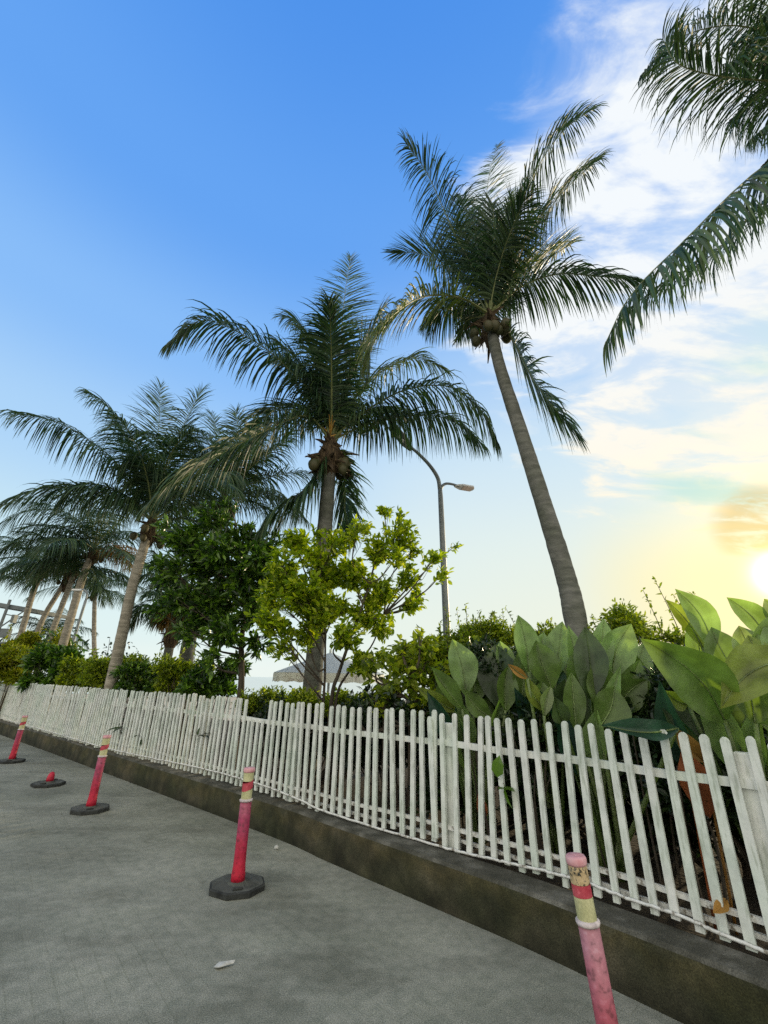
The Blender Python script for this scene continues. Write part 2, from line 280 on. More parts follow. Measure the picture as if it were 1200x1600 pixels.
bp = nd(t, 'ShaderNodeBump', Strength=.06, Distance=.2); t.links.new(n.outputs[0], bp.inputs['Height']); t.links.new(bp.outputs[0], b.inputs['Normal']); t.links.new(b.outputs[0], o.inputs[0]); MAT['sea'] = m

# ------------------------------------------------------------------ mesh helpers
class MB:
    def __init__(s): s.v = []; s.f = []; s.m = []; s.n = 0
    def add(s, v, f, mi=0):
        v = np.asarray(v, float).reshape(-1, 3)
        for a in (f if isinstance(f, list) else [f]):
            a = np.asarray(a, np.int64)
            if a.size: s.f.append(a + s.n); s.m.append(np.full(len(a), mi, np.int32))
        s.v.append(v); s.n += len(v)
    def build(s, name, mats, parent=None, smooth=False, origin=None):
        me = bpy.data.meshes.new(name)
        V = np.concatenate(s.v)
        if origin is not None: V = V - np.asarray(origin)
        nl = sum(a.size for a in s.f); nf = sum(len(a) for a in s.f)
        me.vertices.add(len(V)); me.vertices.foreach_set('co', V.ravel())
        me.loops.add(nl); me.loops.foreach_set('vertex_index', np.concatenate([a.ravel() for a in s.f]).astype(np.int32))
        tot = np.concatenate([np.full(len(a), a.shape[1]) for a in s.f]); st = np.concatenate([[0], np.cumsum(tot)[:-1]])
        me.polygons.add(nf); me.polygons.foreach_set('loop_start', st.astype(np.int32)); me.polygons.foreach_set('loop_total', tot.astype(np.int32))
        me.polygons.foreach_set('material_index', np.concatenate(s.m)); me.polygons.foreach_set('use_smooth', np.full(nf, smooth))
        me.update(calc_edges=True)
        for mm in (mats if isinstance(mats, (list, tuple)) else [mats]): me.materials.append(mm)
        ob = bpy.data.objects.new(name, me); COL.objects.link(ob)
        if origin is not None: ob.location = Vector(origin)
        if parent is not None:
            ob.parent = parent; base_ = parent.location if parent.parent is None else parent.location + parent.parent.location; ob.location = ob.location - base_
        return ob
def tag(o, label=None, cat=None, group=None, kind=None):
    if label: o['label'] = label
    if cat: o['category'] = cat
    if group: o['group'] = group
    if kind: o['kind'] = kind
    return o
def thing(name, loc, label, cat, group=None):
    o = bpy.data.objects.new(name, None); COL.objects.link(o); o.location = Vector(loc); o.empty_display_size = .2
    return tag(o, label, cat, group)
def unit(a): a = np.asarray(a, float); return a / np.maximum(np.linalg.norm(a, axis=-1, keepdims=True), 1e-9)
def spline(pts, k):
    """Catmull-Rom through pts, k samples"""
    p = np.asarray(pts, float)
    if len(p) == 2: return p[0] + (p[1] - p[0]) * np.linspace(0, 1, k)[:, None]
    p = np.vstack([2 * p[0] - p[1], p, 2 * p[-1] - p[-2]]); n = len(p) - 3
    u = np.linspace(0, n - 1e-9, k); i = u.astype(int); t = (u - i)[:, None]
    a, b, c, d = p[i], p[i + 1], p[i + 2], p[i + 3]
    return .5 * (2 * b + (c - a) * t + (2 * a - 5 * b + 4 * c - d) * t**2 + (3 * b - a - 3 * c + d) * t**3)
def tube(mb, path, radii, seg=8, mi=0, cap=True, squash=None):
    path = np.asarray(path, float); k = len(path); radii = np.broadcast_to(radii, (k,))
    T = unit(np.gradient(path, axis=0))
    ref = np.array([0, 0, 1.]) if abs(T[:, 2]).mean() < .8 else np.array([1., 0, 0])
    A = unit(np.cross(T, ref)); B = np.cross(T, A)
    an = np.linspace(0, 2 * np.pi, seg, endpoint=False)
    ring = path[:, None] + radii[:, None, None] * (np.cos(an)[None, :, None] * A[:, None] + np.sin(an)[None, :, None] * B[:, None] * (squash or 1))
    i = np.arange(k - 1)[:, None] * seg; j = np.arange(seg)[None]; j2 = (j + 1) % seg
    q = np.stack([i + j, i + j2, i + seg + j2, i + seg + j], -1).reshape(-1, 4)
    fs = [q]
    if cap: fs += [np.arange(seg)[None, ::-1], (np.arange(seg) + (k - 1) * seg)[None]]
    mb.add(ring.reshape(-1, 3), fs, mi)
BOXF = np.array([[0, 3, 2, 1], [4, 5, 6, 7], [0, 1, 5, 4], [1, 2, 6, 5], [2, 3, 7, 6], [3, 0, 4, 7]])
def box(mb, c, sx, sy, sz, ax=None, ay=None, az=None, mi=0):
    ax = np.array([1., 0, 0]) if ax is None else unit(ax); az = np.array([0, 0, 1.]) if az is None else unit(az); ay = np.cross(az, ax) if ay is None else unit(ay)
    v = [np.asarray(c) + ax * a * sx / 2 + ay * b * sy / 2 + az * d * sz / 2 for d in (-1, 1) for a, b in ((-1, -1), (1, -1), (1, 1), (-1, 1))]
    mb.add(v, BOXF, mi)
def prism(mb, poly, nrm, th, mi=0):
    """flat polygon (k,3) given thickness th along nrm"""
    p = np.asarray(poly, float); k = len(p); n_ = unit(nrm) * th / 2
    i = np.arange(k); j = (i + 1) % k
    mb.add(np.vstack([p - n_, p + n_]), [i[None, ::-1], (i + k)[None], np.stack([i, j, j + k, i + k], -1)], mi)
def bevel(o, w=.003, seg=2):
    md = o.modifiers.new('bevel', 'BEVEL'); md.width = w; md.segments = seg; md.limit_method = 'ANGLE'; return o
def leaves(mb, C, D, Ln, W, rng, mi=0, up=.6, fold=.18, bend=.2):
    """batch of folded leaves: C base points, D directions, Ln lengths, W widths"""
    n = len(C); D = unit(D)
    R = rng.normal(size=(n, 3)); R[:, 2] += up * 2.2
    Nn = unit(R - (R * D).sum(1, keepdims=True) * D); Sx = np.cross(D, Nn)
    Ln = np.broadcast_to(Ln, (n,))[:, None]; W = np.broadcast_to(W, (n,))[:, None]
    def st(t, w, s, drop=0):
        return C + D * Ln * t - Nn * (bend * Ln * t * t) + Sx * W * w * s * .5 + Nn * W * fold * (abs(s)) * w
    V = np.stack([st(0, 0, 0), st(.32, .85, -1), st(.32, 0, 0), st(.32, .85, 1), st(.68, .8, -1), st(.68, 0, 0), st(.68, .8, 1), st(1, 0, 0)], 1)
    b = np.arange(n)[:, None] * 8
    tri = np.concatenate([b + [0, 1, 2], b + [0, 2, 3], b + [4, 7, 5], b + [5, 7, 6]]); quad = np.concatenate([b + [1, 4, 5, 2], b + [2, 5, 6, 3]])
    mb.add(V.reshape(-1, 3), [tri, quad], mi)

# ------------------------------------------------------------------ palm fronds
def frond(name, pts, parent, rng, nleaf=78, Lmax=.75, lw=.035, petiole=.14, droop=.75, vee=.35, mats=None, flip=None, thick=.028, tipang=.35, side=None, bare=1.0):
    K = 26; path = spline(pts, K); nleaf = int(nleaf * 1.5); Lmax *= 1.36
    T = unit(np.gradient(path, axis=0))
    H = path[-1] - path[0]; H = np.array([H[0], H[1], 0.]); 
    if side is None:
        side = np.cross(H, [0, 0, 1.]) if np.linalg.norm(H) > .05 else np.array([1., 0, 0])
    sd_ = unit(side)
    Sv = unit(sd_[None] - (T @ sd_)[:, None] * T); Nv = np.cross(Sv, T)
    if Nv[:, 2].mean() < -1e-3: Nv = -Nv
    if .75 <= droop < 1.45: droop *= 1.75; vee *= .6
    mb = MB()
    rr = np.interp(np.linspace(0, 1, K), [0, .12, .6, 1], [thick * 1.4, thick, thick * .45, .004])
    tube(mb, path, rr, 5, 1, squash=.7)
    seglen = np.concatenate([[0], np.cumsum(np.linalg.norm(np.diff(path, axis=0), axis=1))]); U = seglen / seglen[-1]
    n = nleaf; ts = petiole + (1 - petiole) * (np.arange(n) + rng.uniform(-.3, .3, n)) / n; ts = np.clip(ts, 0, .995)
    def at(a, t): return np.stack([np.interp(t, U, a[:, i]) for i in range(3)], 1)
    for sgn in (-1, 1):
        keep = rng.random(n) < bare; tt = ts[keep]; k = len(tt)
        if not k: continue
        Pb, Tb, Sb, Nb = at(path, tt), unit(at(T, tt)), unit(at(Sv, tt)), unit(at(Nv, tt))
        q = (tt - petiole) / (1 - petiole)
        al = np.radians(np.interp(q, [0, .15, .7, 1], [80, 66, 48, 16])) + rng.normal(0, .07, k)
        be = vee + rng.normal(0, .13, k)
        Ld = Lmax * np.interp(q, [0, .08, .3, .6, .85, 1], [.45, .72, 1, .93, .62, .35]) * rng.uniform(.82, 1.1, k)
        D0 = np.cos(al)[:, None] * Tb + np.sin(al)[:, None] * (sgn * np.cos(be)[:, None] * Sb + np.sin(be)[:, None] * Nb)
        g = droop * rng.uniform(.6, 1.4, k)
        st = 6; pos = [Pb]; d = D0.copy(); dirs = [unit(d)]
        kink = rng.random(k) < .14; kp = rng.integers(2, 5, k)
        for s_ in range(1, st):
            d = unit(d + np.array([0, 0, -1.]) * (g * .30 * (s_ / st + .35))[:, None] * np.where((kink & (kp == s_)), 4.5, 1.)[:, None])
            pos.append(pos[-1] + d * (Ld / (st - 1))[:, None]); dirs.append(d)
        pos = np.stack(pos, 1); dirs = np.stack(dirs, 1)
        Wd = unit(Tb - (Tb * dirs[:, 0]).sum(1, keepdims=True) * dirs[:, 0] + rng.normal(0, .35, (k, 3)))[:, None].repeat(st, 1)
        Wd = unit(Wd - (Wd * dirs).sum(2, keepdims=True) * dirs)
        w = lw * np.array([.55, 1, .95, .75, .45, .06])[None] * rng.uniform(.75, 1.15, k)[:, None] * np.interp(q, [0, .2, .8, 1], [.8, 1, .85, .6])[:, None]
        Lf = pos - Wd * w[..., None] / 2; Rt = pos + Wd * w[..., None] / 2
        V = np.stack([Lf, Rt], 2).reshape(k, st * 2, 3)
        b = (np.arange(k) * st * 2)[:, None, None] + (np.arange(st - 1) * 2)[None, :, None] + np.array([0, 1, 3, 2])[None, None]
        mb.add(V.reshape(-1, 3), [b.reshape(-1, 4)], 0)
    return mb.build(name, mats or [MAT['palm'], MAT['rachis']], parent)
def frond_dir(base, az, el, length, curve, rng, k=5):
    """points of a frond leaving base at azimuth/elevation and bending down by curve radians"""
    p = [np.array(base, float)]; e = el; ds = length / k
    for i in range(k):
        e_ = max(-1.45, e - curve * ((i + .3) / k) ** 1.2)
        p.append(p[-1] + ds * np.array([math.cos(e_) * math.sin(az), math.cos(e_) * math.cos(az), math.sin(e_)]))
    return p
def palm_trunk(root, pts, r0, r1, rng, name='trunk', flare=1.15):
    mb = MB(); K = 90; path = spline(pts, K); u = np.linspace(0, 1, K)
    r = (r0 + (r1 - r0) * u) * (1 + (flare - 1) * np.exp(-u * 14)); r = r * (1 + .022 * (rng.random(K) < .3)) * (1 + rng.normal(0, .012, K))
    tube(mb, path, r, 14); return mb.build(name, MAT['bark'], root, smooth=True)
def crown_bits(root, c, r, rng, nuts=6, nut_side=None, stubs=10, big=1.0):
    c = np.asarray(c, float)
    mb = MB(); path = spline([c + [0, 0, -.55 * big], c + [0, 0, -.2 * big], c + [0, 0, .25 * big]], 9)
    tube(mb, path, r * np.array([1.05, 1.25, 1.5, 1.7, 1.75, 1.6, 1.3, .9, .4]) * (1 + rng.normal(0, .05, 9)), 10)
    for i in range(stubs):
        a = rng.uniform(0, 6.28); e = rng.uniform(-.6, .7); ln = rng.uniform(.18, .5) * big
        d = np.array([math.cos(a) * math.cos(e), math.sin(a) * math.cos(e), math.sin(e)])
        s0 = c + [0, 0, rng.uniform(-.4, .1) * big]
        tube(mb, spline([s0, s0 + d * ln * .6, s0 + d * ln + [0, 0, -.1 * ln]], 4), np.array([.05, .035, .02, .008]) * big, 5)
    for i in range(26):
        a = rng.uniform(0, 6.28); s0 = c + [math.cos(a) * r * 1.4, math.sin(a) * r * 1.4, rng.uniform(-.4, .1) * big]
        tube(mb, [s0, s0 + [math.cos(a) * .06, math.sin(a) * .06, -.12 * big], s0 + [math.cos(a) * .05, math.sin(a) * .05, -rng.uniform(.2, .45) * big]], [.008, .006, .003], 3)
    mb.build('crown_fibre', MAT['fibre'], root)
    for i in range(nuts):
        a = (nut_side + rng.normal(0, .45)) if nut_side is not None and i % 3 else rng.uniform(0, 6.28)
        rr = r * 1.2 + .1 + rng.uniform(0, .14); q = c + [math.sin(a) * rr, math.cos(a) * rr, -.32 * big + rng.uniform(-.16, .14)]
        nb = MB(); R_ = rng.uniform(.075, .10) * big ** .5
        tube(nb, [q + [0, 0, s * R_ * 1.25] for s in (-1, -.85, -.5, 0, .45, .8, 1)], [.01 * R_ / .1, R_ * .5, R_ * .85, R_, R_ * .88, R_ * .55, .01], 10)
        nb.build('coconut', MAT['coconut'], root, smooth=True)

def palm(label, trunk_px, r0, r1, spec, seed, fill=(), group='coconut palms', nuts=6, nut_side=None, fscale=1.12, mats=None, nleaf=78, big=1.0, frame_stubs=10, dry=()):
    """trunk_px: [(px, py, Y)...] root to crown; spec: measured fronds [(px,py,Y)...]; fill: extra fronds (az, el, len, curve)"""
    rng = np.random.default_rng(seed)
    tp = [P(*q) for q in trunk_px]
    root = thing('palm_tree', (tp[0][0], tp[0][1], .2), label, 'palm tree', group)
    first = tp[0].copy(); lean = (tp[1] - tp[0]); first = tp[0] - lean / max(lean[2], .1) * (tp[0][2] - .12) * .6; first[2] = .12
    root.location = Vector((first[0], first[1], .12))
    tr_ = palm_trunk(root, [first] + tp, r0, r1, rng)
    if 'cluster' in label or label.startswith('large'): tr_.data.materials[0] = MAT['palebark']
    c = tp[-1]
    for i, f in enumerate(spec):
        kw = dict(f[1]) if isinstance(f, tuple) and isinstance(f[1], dict) else {}
        pp = f[0] if kw or (isinstance(f, tuple) and isinstance(f[1], dict)) else f
        pts = [c + [0, 0, .12 * big]] + [P(*q) for q in pp]
        kw.setdefault('Lmax', .72 * fscale); kw.setdefault('nleaf', nleaf); kw.setdefault('mats', mats)
        frond('frond', pts, root, rng, **kw)
    for (az, el, ln, cu) in fill:
        pts = frond_dir(c + [0, 0, .1 * big], math.radians(az), math.radians(el), ln, cu, rng)
        frond('frond', pts, root, rng, Lmax=.68 * fscale, nleaf=nleaf, mats=mats)
    for (az, el, ln, cu) in dry:
        pts = frond_dir(c, math.radians(az), math.radians(el), ln, cu, rng)
        frond('dry_frond', pts, root, rng, Lmax=.5 * fscale, nleaf=int(nleaf * .6), mats=[MAT['palmdry'], MAT['orange']], droop=1.4)
    crown_bits(root, c, r1, rng, nuts, nut_side, frame_stubs, big)
    return root
# @@STRUCTURE
# ------------------------------------------------------------------ ground, road, kerb wall
def sheet(name, poly, zz, mat, label=None):
    mb = MB(); p = np.array([[a, b, zz] for a, b in poly]); mb.add(p, [np.arange(len(p))[None]]); o = mb.build(name, mat); o['kind'] = 'structure'; return o
# line of the kerb's road edge and of the fence, near end first (x, y) in metres
KERB = np.array([(6.0, -3.2), (4.2, -.6), (3.0, 1.2), (2.3, 2.02), (1.85, 2.57), (1.38, 3.09), (.91, 3.58), (.53, 3.93), (-.45, 4.83), (-1.08, 5.43), (-3.2, 7.20), (-6.6, 10.0), (-10.2, 12.9), (-15., 16.8), (-23., 23.5)])
KERB = spline(KERB, 160)[:, :2]
tk = np.gradient(KERB, axis=0); tk /= np.linalg.norm(tk, axis=1, keepdims=True); nk = np.stack([tk[:, 1], -tk[:, 0]], 1)
if nk[0] @ np.array([1, 1]) < 0: nk = -nk                     # pointing away from the road
def off(d): return KERB + nk * d
g = MB(); g.add([[-3000, -3000, -.95], [3000, -3000, -.95], [3000, 3000, -.95], [-3000, 3000, -.95]], [[[0, 1, 2, 3]]]); tag(g.build('ground', MAT['sand']), kind='structure')
mb = MB(); sea_y = 70
mb.add([[-3000, sea_y, -.9], [3000, sea_y - 20, -.9], [3000, 3000, -.9], [-3000, 3000, -.9]], [[[0, 1, 2, 3]]]); tag(mb.build('sea', MAT['sea']), kind='structure')
# road slab: between the kerb and a far edge on the landward side
def strip(mb, A, B, za, zb, mi=0):
    k = len(A); V = np.vstack([np.c_[A, np.full(k, za)], np.c_[B, np.full(k, zb)]]); i = np.arange(k - 1)
    mb.add(V, [np.stack([i, i + 1, i + 1 + k, i + k], -1)], mi)
mb = MB(); strip(mb, off(.02), KERB + np.array([-14., -16.]), 0, 0); tag(mb.build('road', MAT['road']), kind='structure')
mb = MB(); strip(mb, off(.10), off(5.2), .24, .24); strip(mb, off(5.2), off(6.4), .24, -1.0); tag(mb.build('planting_bed_soil', MAT['soil']), kind='structure')
rng = np.random.default_rng(5)
kw_ = MB(); KH = .295
jit = np.cumsum(rng.normal(0, .002, 160)); jit -= np.linspace(jit[0], jit[-1], 160)
A0 = KERB; A1 = off(.0) + nk * .006
k = len(KERB)
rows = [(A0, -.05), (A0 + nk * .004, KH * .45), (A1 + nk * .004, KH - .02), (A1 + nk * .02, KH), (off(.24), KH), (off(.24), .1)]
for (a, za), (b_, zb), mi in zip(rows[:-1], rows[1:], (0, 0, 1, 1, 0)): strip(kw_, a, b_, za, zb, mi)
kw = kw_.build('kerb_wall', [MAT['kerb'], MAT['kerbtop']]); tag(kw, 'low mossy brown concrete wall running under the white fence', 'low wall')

# ------------------------------------------------------------------ picket fence
FL = np.array([(4.1, -.2), (3.3, 1.15), (2.6, 2.12), (2.07, 2.74), (1.5, 3.35), (.92, 3.93), (.3, 4.46), (-.62, 5.21), (-2.24, 6.60), (-3.9, 7.93), (-4.95, 8.72), (-7.56, 10.85), (-10.5, 13.3), (-14, 16.2), (-20, 21.2)])
FL = spline(FL, 900)[:, :2]; acc = np.concatenate([[0], np.cumsum(np.linalg.norm(np.diff(FL, axis=0), axis=1))])
def fpt(s): return np.array([np.interp(s, acc, FL[:, 0]), np.interp(s, acc, FL[:, 1])])
def ftan(s): v = fpt(s + .05) - fpt(s - .05); return v / np.linalg.norm(v)
frng = np.random.default_rng(11)
fence = thing('picket_fence', (*fpt(3.), KH), 'white painted picket fence standing on the mossy concrete wall', 'fence')
far_mb = MB(); npk = 0; s = 1.6; smax = acc[-1] - .3
def picket(mb, s, w, z0, z1, th=.024, lean=0., lean2=0., offn=0.):
    p = fpt(s); tn = ftan(s); nn = np.array([tn[1], -tn[0]]); nn = nn if nn @ np.array([1, 1.]) > 0 else -nn
    ax = np.array([tn[0], tn[1], 0]); nv = np.array([nn[0], nn[1], 0]); b = np.array([p[0], p[1], 0]) - nv * offn
    h = z1 - z0; up = unit(np.array([0, 0, 1.]) + ax * lean + nv * lean2); ax = unit(ax - (ax @ up) * up)
    c = .6 * w; poly = [(-w / 2, 0), (w / 2, 0), (w / 2, h - c * .75), (w * .36, h - c * .3), (w * .16, h), (-w * .16, h), (-w * .36, h - c * .3), (-w / 2, h - c * .75)]
    base = b + np.array([0, 0, z0]); prism(mb, [base + ax * u_ + up * v_ for u_, v_ in poly], nv, th)
_g = PZ(398, 1140, 1.0); GAP = math.degrees(math.atan2(_g[0], _g[1]))
while s < smax:
    p = fpt(s); d = math.hypot(*p)
    w = .043 * frng.uniform(.88, 1.12); z1 = 1.305 + frng.normal(0, .008); z0 = KH + .018 + frng.normal(0, .010)
    if abs(math.degrees(math.atan2(p[0], p[1])) - GAP) < 1.05: z1 = 1.06
    lean = frng.normal(0, .012) + (frng.normal(0, .03) if frng.random() < .12 else 0); l2 = frng.normal(0, .008); z1 -= abs(frng.normal(0, .02)) if frng.random() < .15 else 0
    if npk < 99:
        mb = MB(); picket(mb, s, w, z0, z1, lean=lean, lean2=l2); o = mb.build('picket', MAT['white'], fence); npk += 1
    else: picket(far_mb, s, w, z0, z1, lean=lean, lean2=l2)
    s += .109 * frng.uniform(.93, 1.07)
tag(far_mb.build('far_pickets', MAT['white'], fence), kind='stuff')
def rail(name, offn, z_, hw, hh, s0=1.5, s1=None, mat='white', wob=.004):
    mb = MB(); ss = np.arange(s0, s1 or smax, .35); k = len(ss); pts = []
    for q in ss:
        p = fpt(q); tn = ftan(q); nn = np.array([tn[1], -tn[0]]); nn = nn if nn @ np.array([1, 1.]) > 0 else -nn
        c = np.array([*(p + nn * offn), z_ + frng.normal(0, wob)]); nv = np.array([*nn, 0])
        pts += [c - nv * hw + [0, 0, -hh], c + nv * hw + [0, 0, -hh], c + nv * hw + [0, 0, hh], c - nv * hw + [0, 0, hh]]
    i = np.arange(k - 1)[:, None] * 4; j = np.arange(4)[None]; q = np.stack([i + j, i + (j + 1) % 4, i + 4 + (j + 1) % 4, i + 4 + j], -1).reshape(-1, 4)
    mb.add(pts, [q, np.array([[3, 2, 1, 0]]), np.array([[0, 1, 2, 3]]) + (k - 1) * 4]); return mb.build(name, MAT[mat], fence)
rail('top_rail', .028, 1.06, .012, .024)
rail('bottom_rail', .028, .44, .012, .014, mat='dirtywhite')
rail('bottom_rail', .05, .36, .011, .012, s1=9., mat='dirtywhite')
_pp = PZ(1152, 1182, 1.22)[:2]; s_post = acc[np.argmin(np.linalg.norm(FL - _pp, axis=1))]
for q in np.arange(s_post - 2.1 * int((s_post - .4) / 2.1), smax, 2.1):
    p = fpt(q); tn = ftan(q); nn = np.array([tn[1], -tn[0]]); nn = nn if nn @ np.array([1, 1.]) > 0 else -nn
    mb = MB(); box(mb, [*(p + nn * .072), .25 + .5], .11, .07, .94, [*tn, 0]); bevel(mb.build('post', MAT['white'], fence), .006)
# loose board leaning beside one post
sb = min(np.arange(3, 7, .02), key=lambda q: abs(fpt(q)[0] - .50)); mb = MB(); picket(mb, sb, .05, .36, 1.27, lean=.035, offn=.022); tag(mb.build('loose_picket', MAT['white'], fence), 'tilted picket nailed over its neighbours')
# white-painted pipe strung along the foot of the fence
hose = [(-20, 1116, .34), (0, 1124, .34), (60, 1146, .36), (150, 1169, .35), (250, 1186, .37), (320, 1203, .40), (381, 1222, .40), (407, 1237, .39), (440, 1258, .36), (475, 1271, .33), (550, 1298, .315), (620, 1322, .31), (700, 1341, .315), (760, 1347, .33), (800, 1352, .34), (860, 1357, .36), (925, 1368, .37), (980, 1394, .36), (1060, 1428, .36), (1130, 1458, .34), (1210, 1492, .33), (1300, 1535, .32)]
hp = []
for a, b_, zz in hose:
    q = PZ(a, b_, zz); s_ = acc[np.argmin(np.linalg.norm(FL - q[:2], axis=1))]; p = fpt(s_); tn = ftan(s_); nn = np.array([-tn[1], tn[0]]); nn = nn if nn @ np.array([1, 1.]) < 0 else -nn
    hp.append([*(p + nn * .028), zz])
mb = MB(); tube(mb, spline(hp, 220) + frng.normal(0, .0015, (220, 3)), .0095, 6); tag(mb.build('pipe', MAT['dirtywhite'], smooth=True), 'thin white painted pipe strung along the foot of the fence', 'pipe')
# @@BOLLARDS
def lathe(mb, prof, c, seg=20, mi=0, tilt=None):
    c = np.asarray(c, float); tube(mb, [c + [(tilt[0] if tilt else 0) * z_, (tilt[1] if tilt else 0) * z_, z_] for r_, z_ in prof], [r_ for r_, z_ in prof], seg, mi, cap=True)
def bollard(px, py, label, style, height=.82, rot=0., seed=1, tilt=(0, 0), rad=.047, at=None):
    b = np.array([*at, 0.]) if at else PZ(px, py, 0); r_ = random.Random(seed)
    root = thing('bollard', b, label, 'bollard', 'red plastic bollards along the road edge')
    mb = MB(); R_ = .215
    ang = [rot + math.radians(v) for v in (22, 68, 112, 158, 202, 248, 292, 338)]
    def octo(rr, zz): return [[b[0] + rr * 1.05 * math.cos(a), b[1] + rr * .95 * math.sin(a), zz] for a in ang]
    V = octo(R_, .004) + octo(R_ * 1.0, .034) + octo(R_ * .93, .044); i = np.arange(8); j = (i + 1) % 8
    mb.add(V, [i[None, ::-1], np.stack([i, j, j + 8, i + 8], -1), np.stack([i + 8, j + 8, j + 16, i + 16], -1)], 0); mb.add(octo(R_ * .93, .0441), [i[None]], 1)
    tube(mb, [[b[0], b[1], .04], [b[0], b[1], .058]], [.085, .07], 14, 1)
    base = mb.build('base', [MAT['rubber'], MAT['rubbertop']], root)
    for a in (rot + math.pi * .5, rot - math.pi * .5):
        hb = MB(); hx, hy = b[0] + math.cos(a) * R_ * .66, b[1] + math.sin(a) * R_ * .66
        box(hb, [hx, hy, .052], .075, .022, .015, [-math.sin(a), math.cos(a), 0]); bevel(hb.build('grip', MAT['rubber'], base), .004)
    bl = [b[0], b[1], 0]
    if style == 'stub':
        mb = MB(); lathe(mb, [(.048, .055), (.05, .09), (.044, .13), (.03, .165), (.012, .175)], bl, tilt=tilt); mb.build('broken_post', MAT['postred'], root, smooth=True, origin=bl); return root
    pm = MAT['postpink'] if style == 'near' else MAT['postred']; e = rad
    mb = MB(); lathe(mb, [(e * 1.18, .05), (e * 1.15, .10), (e * 1.03, .15), (e, .24), (e, height - .235)], bl, tilt=tilt); mb.build('post', pm, root, smooth=True, origin=bl)
    h2 = height - .235
    mb = MB(); lathe(mb, [(e * 1.1, h2), (e * 1.16, h2 + .006), (e * 1.16, h2 + .014), (e * .95, h2 + .02)], bl, tilt=tilt); mb.build('collar', MAT['rim'], root, smooth=True)
    bands = {'near': [('bandcream', .082), ('bandred', .045), ('bandworn', .068)], 'worn': [('bandcream', .07), ('bandred', .05), ('bandcream', .075)], 'plain': [('bandcream', .07), ('bandred', .06), ('bandcream', .065)]}[style]
    zz = h2 + .018
    for mt, hh in bands:
        mb = MB()
        if mt == 'bandred' and style != 'near':
            K_ = 20; an = np.linspace(0, 6.2832, K_, endpoint=False); sk = .03 * np.sin(an + .8)
            lo = np.c_[b[0] + tilt[0] * zz + e * .955 * np.cos(an), b[1] + tilt[1] * zz + e * .955 * np.sin(an), np.full(K_, zz)]
            v = np.vstack([lo + [0, 0, 0], lo + [0, 0, hh]]); v[:K_, 2] += sk * .5; v[K_:, 2] += sk * .5; v[:, 2] = np.clip(v[:, 2], zz - .02, zz + hh + .02)
            i = np.arange(K_); j = (i + 1) % K_; mb.add(v, [np.stack([i, j, j + K_, i + K_], -1)])
        else: lathe(mb, [(e * .93, zz + .0005), (e * .93, zz + hh - .0005)], bl, tilt=tilt)
        mb.build('reflective_band', MAT[mt], root, smooth=False); zz += hh
    mb = MB(); lathe(mb, [(e * .96, zz), (e * 1.03, zz + .008), (e * 1.03, zz + .026), (e * .92, zz + .034), (e * .75, zz + .03), (e * .7, zz + .012)], bl, tilt=tilt); mb.build('cap', MAT['cap'], root, smooth=True)
    return root
bollard(941, 1640, 'faded pink bollard nearest the camera with a peeling brown band', 'near', .82, .2, 1, tilt=(-.075, .03), rad=.044, at=(.985, 2.40))
bollard(370, 1389, 'whole red bollard with cream bands on a dark octagonal foot', 'plain', .83, .3, 2, tilt=(-.012, .0))
bollard(140, 1267, 'scuffed red bollard just behind the broken stub, in front of fence', 'worn', .82, .5, 3, tilt=(.01, .0))
bollard(75, 1227, 'broken red stub left on a flat black base', 'stub', .2, .1, 4, tilt=(.1, 0))
bollard(17, 1191, 'farthest red bollard at the left edge of the road', 'worn', .78, .4, 5, tilt=(.02, .0))
for o in bpy.data.objects:
    if o.get('label', '').startswith('scuffed'): o['label'] = 'scuffed red bollard standing between the whole one and the stub'
# litter
mb = MB(); c = PZ(350, 1508, .012); rr_ = np.random.default_rng(3)
pts = [c + [-.055, -.012, -.004], c + [-.02, -.03, .004], c + [.05, .02, .0], c + [.055, .035, .008], c + [.01, .012, .012], c + [-.035, .02, .004]]
prism(mb, pts, [0, 0, 1], .003); tag(mb.build('paper_scrap', MAT['scrap']), 'crumpled white paper scrap lying on the road', 'litter')
mb = MB(); c = PZ(432, 1325, .015); tube(mb, [c + [-.022, 0, -.004], c + [-.012, 0, .002], c + [.004, .004, .006], c + [.02, 0, 0]], [.006, .016, .019, .007], 7); tag(mb.build('pebble', MAT['scrap']), 'small pale stone on the road below the wall', 'stone')
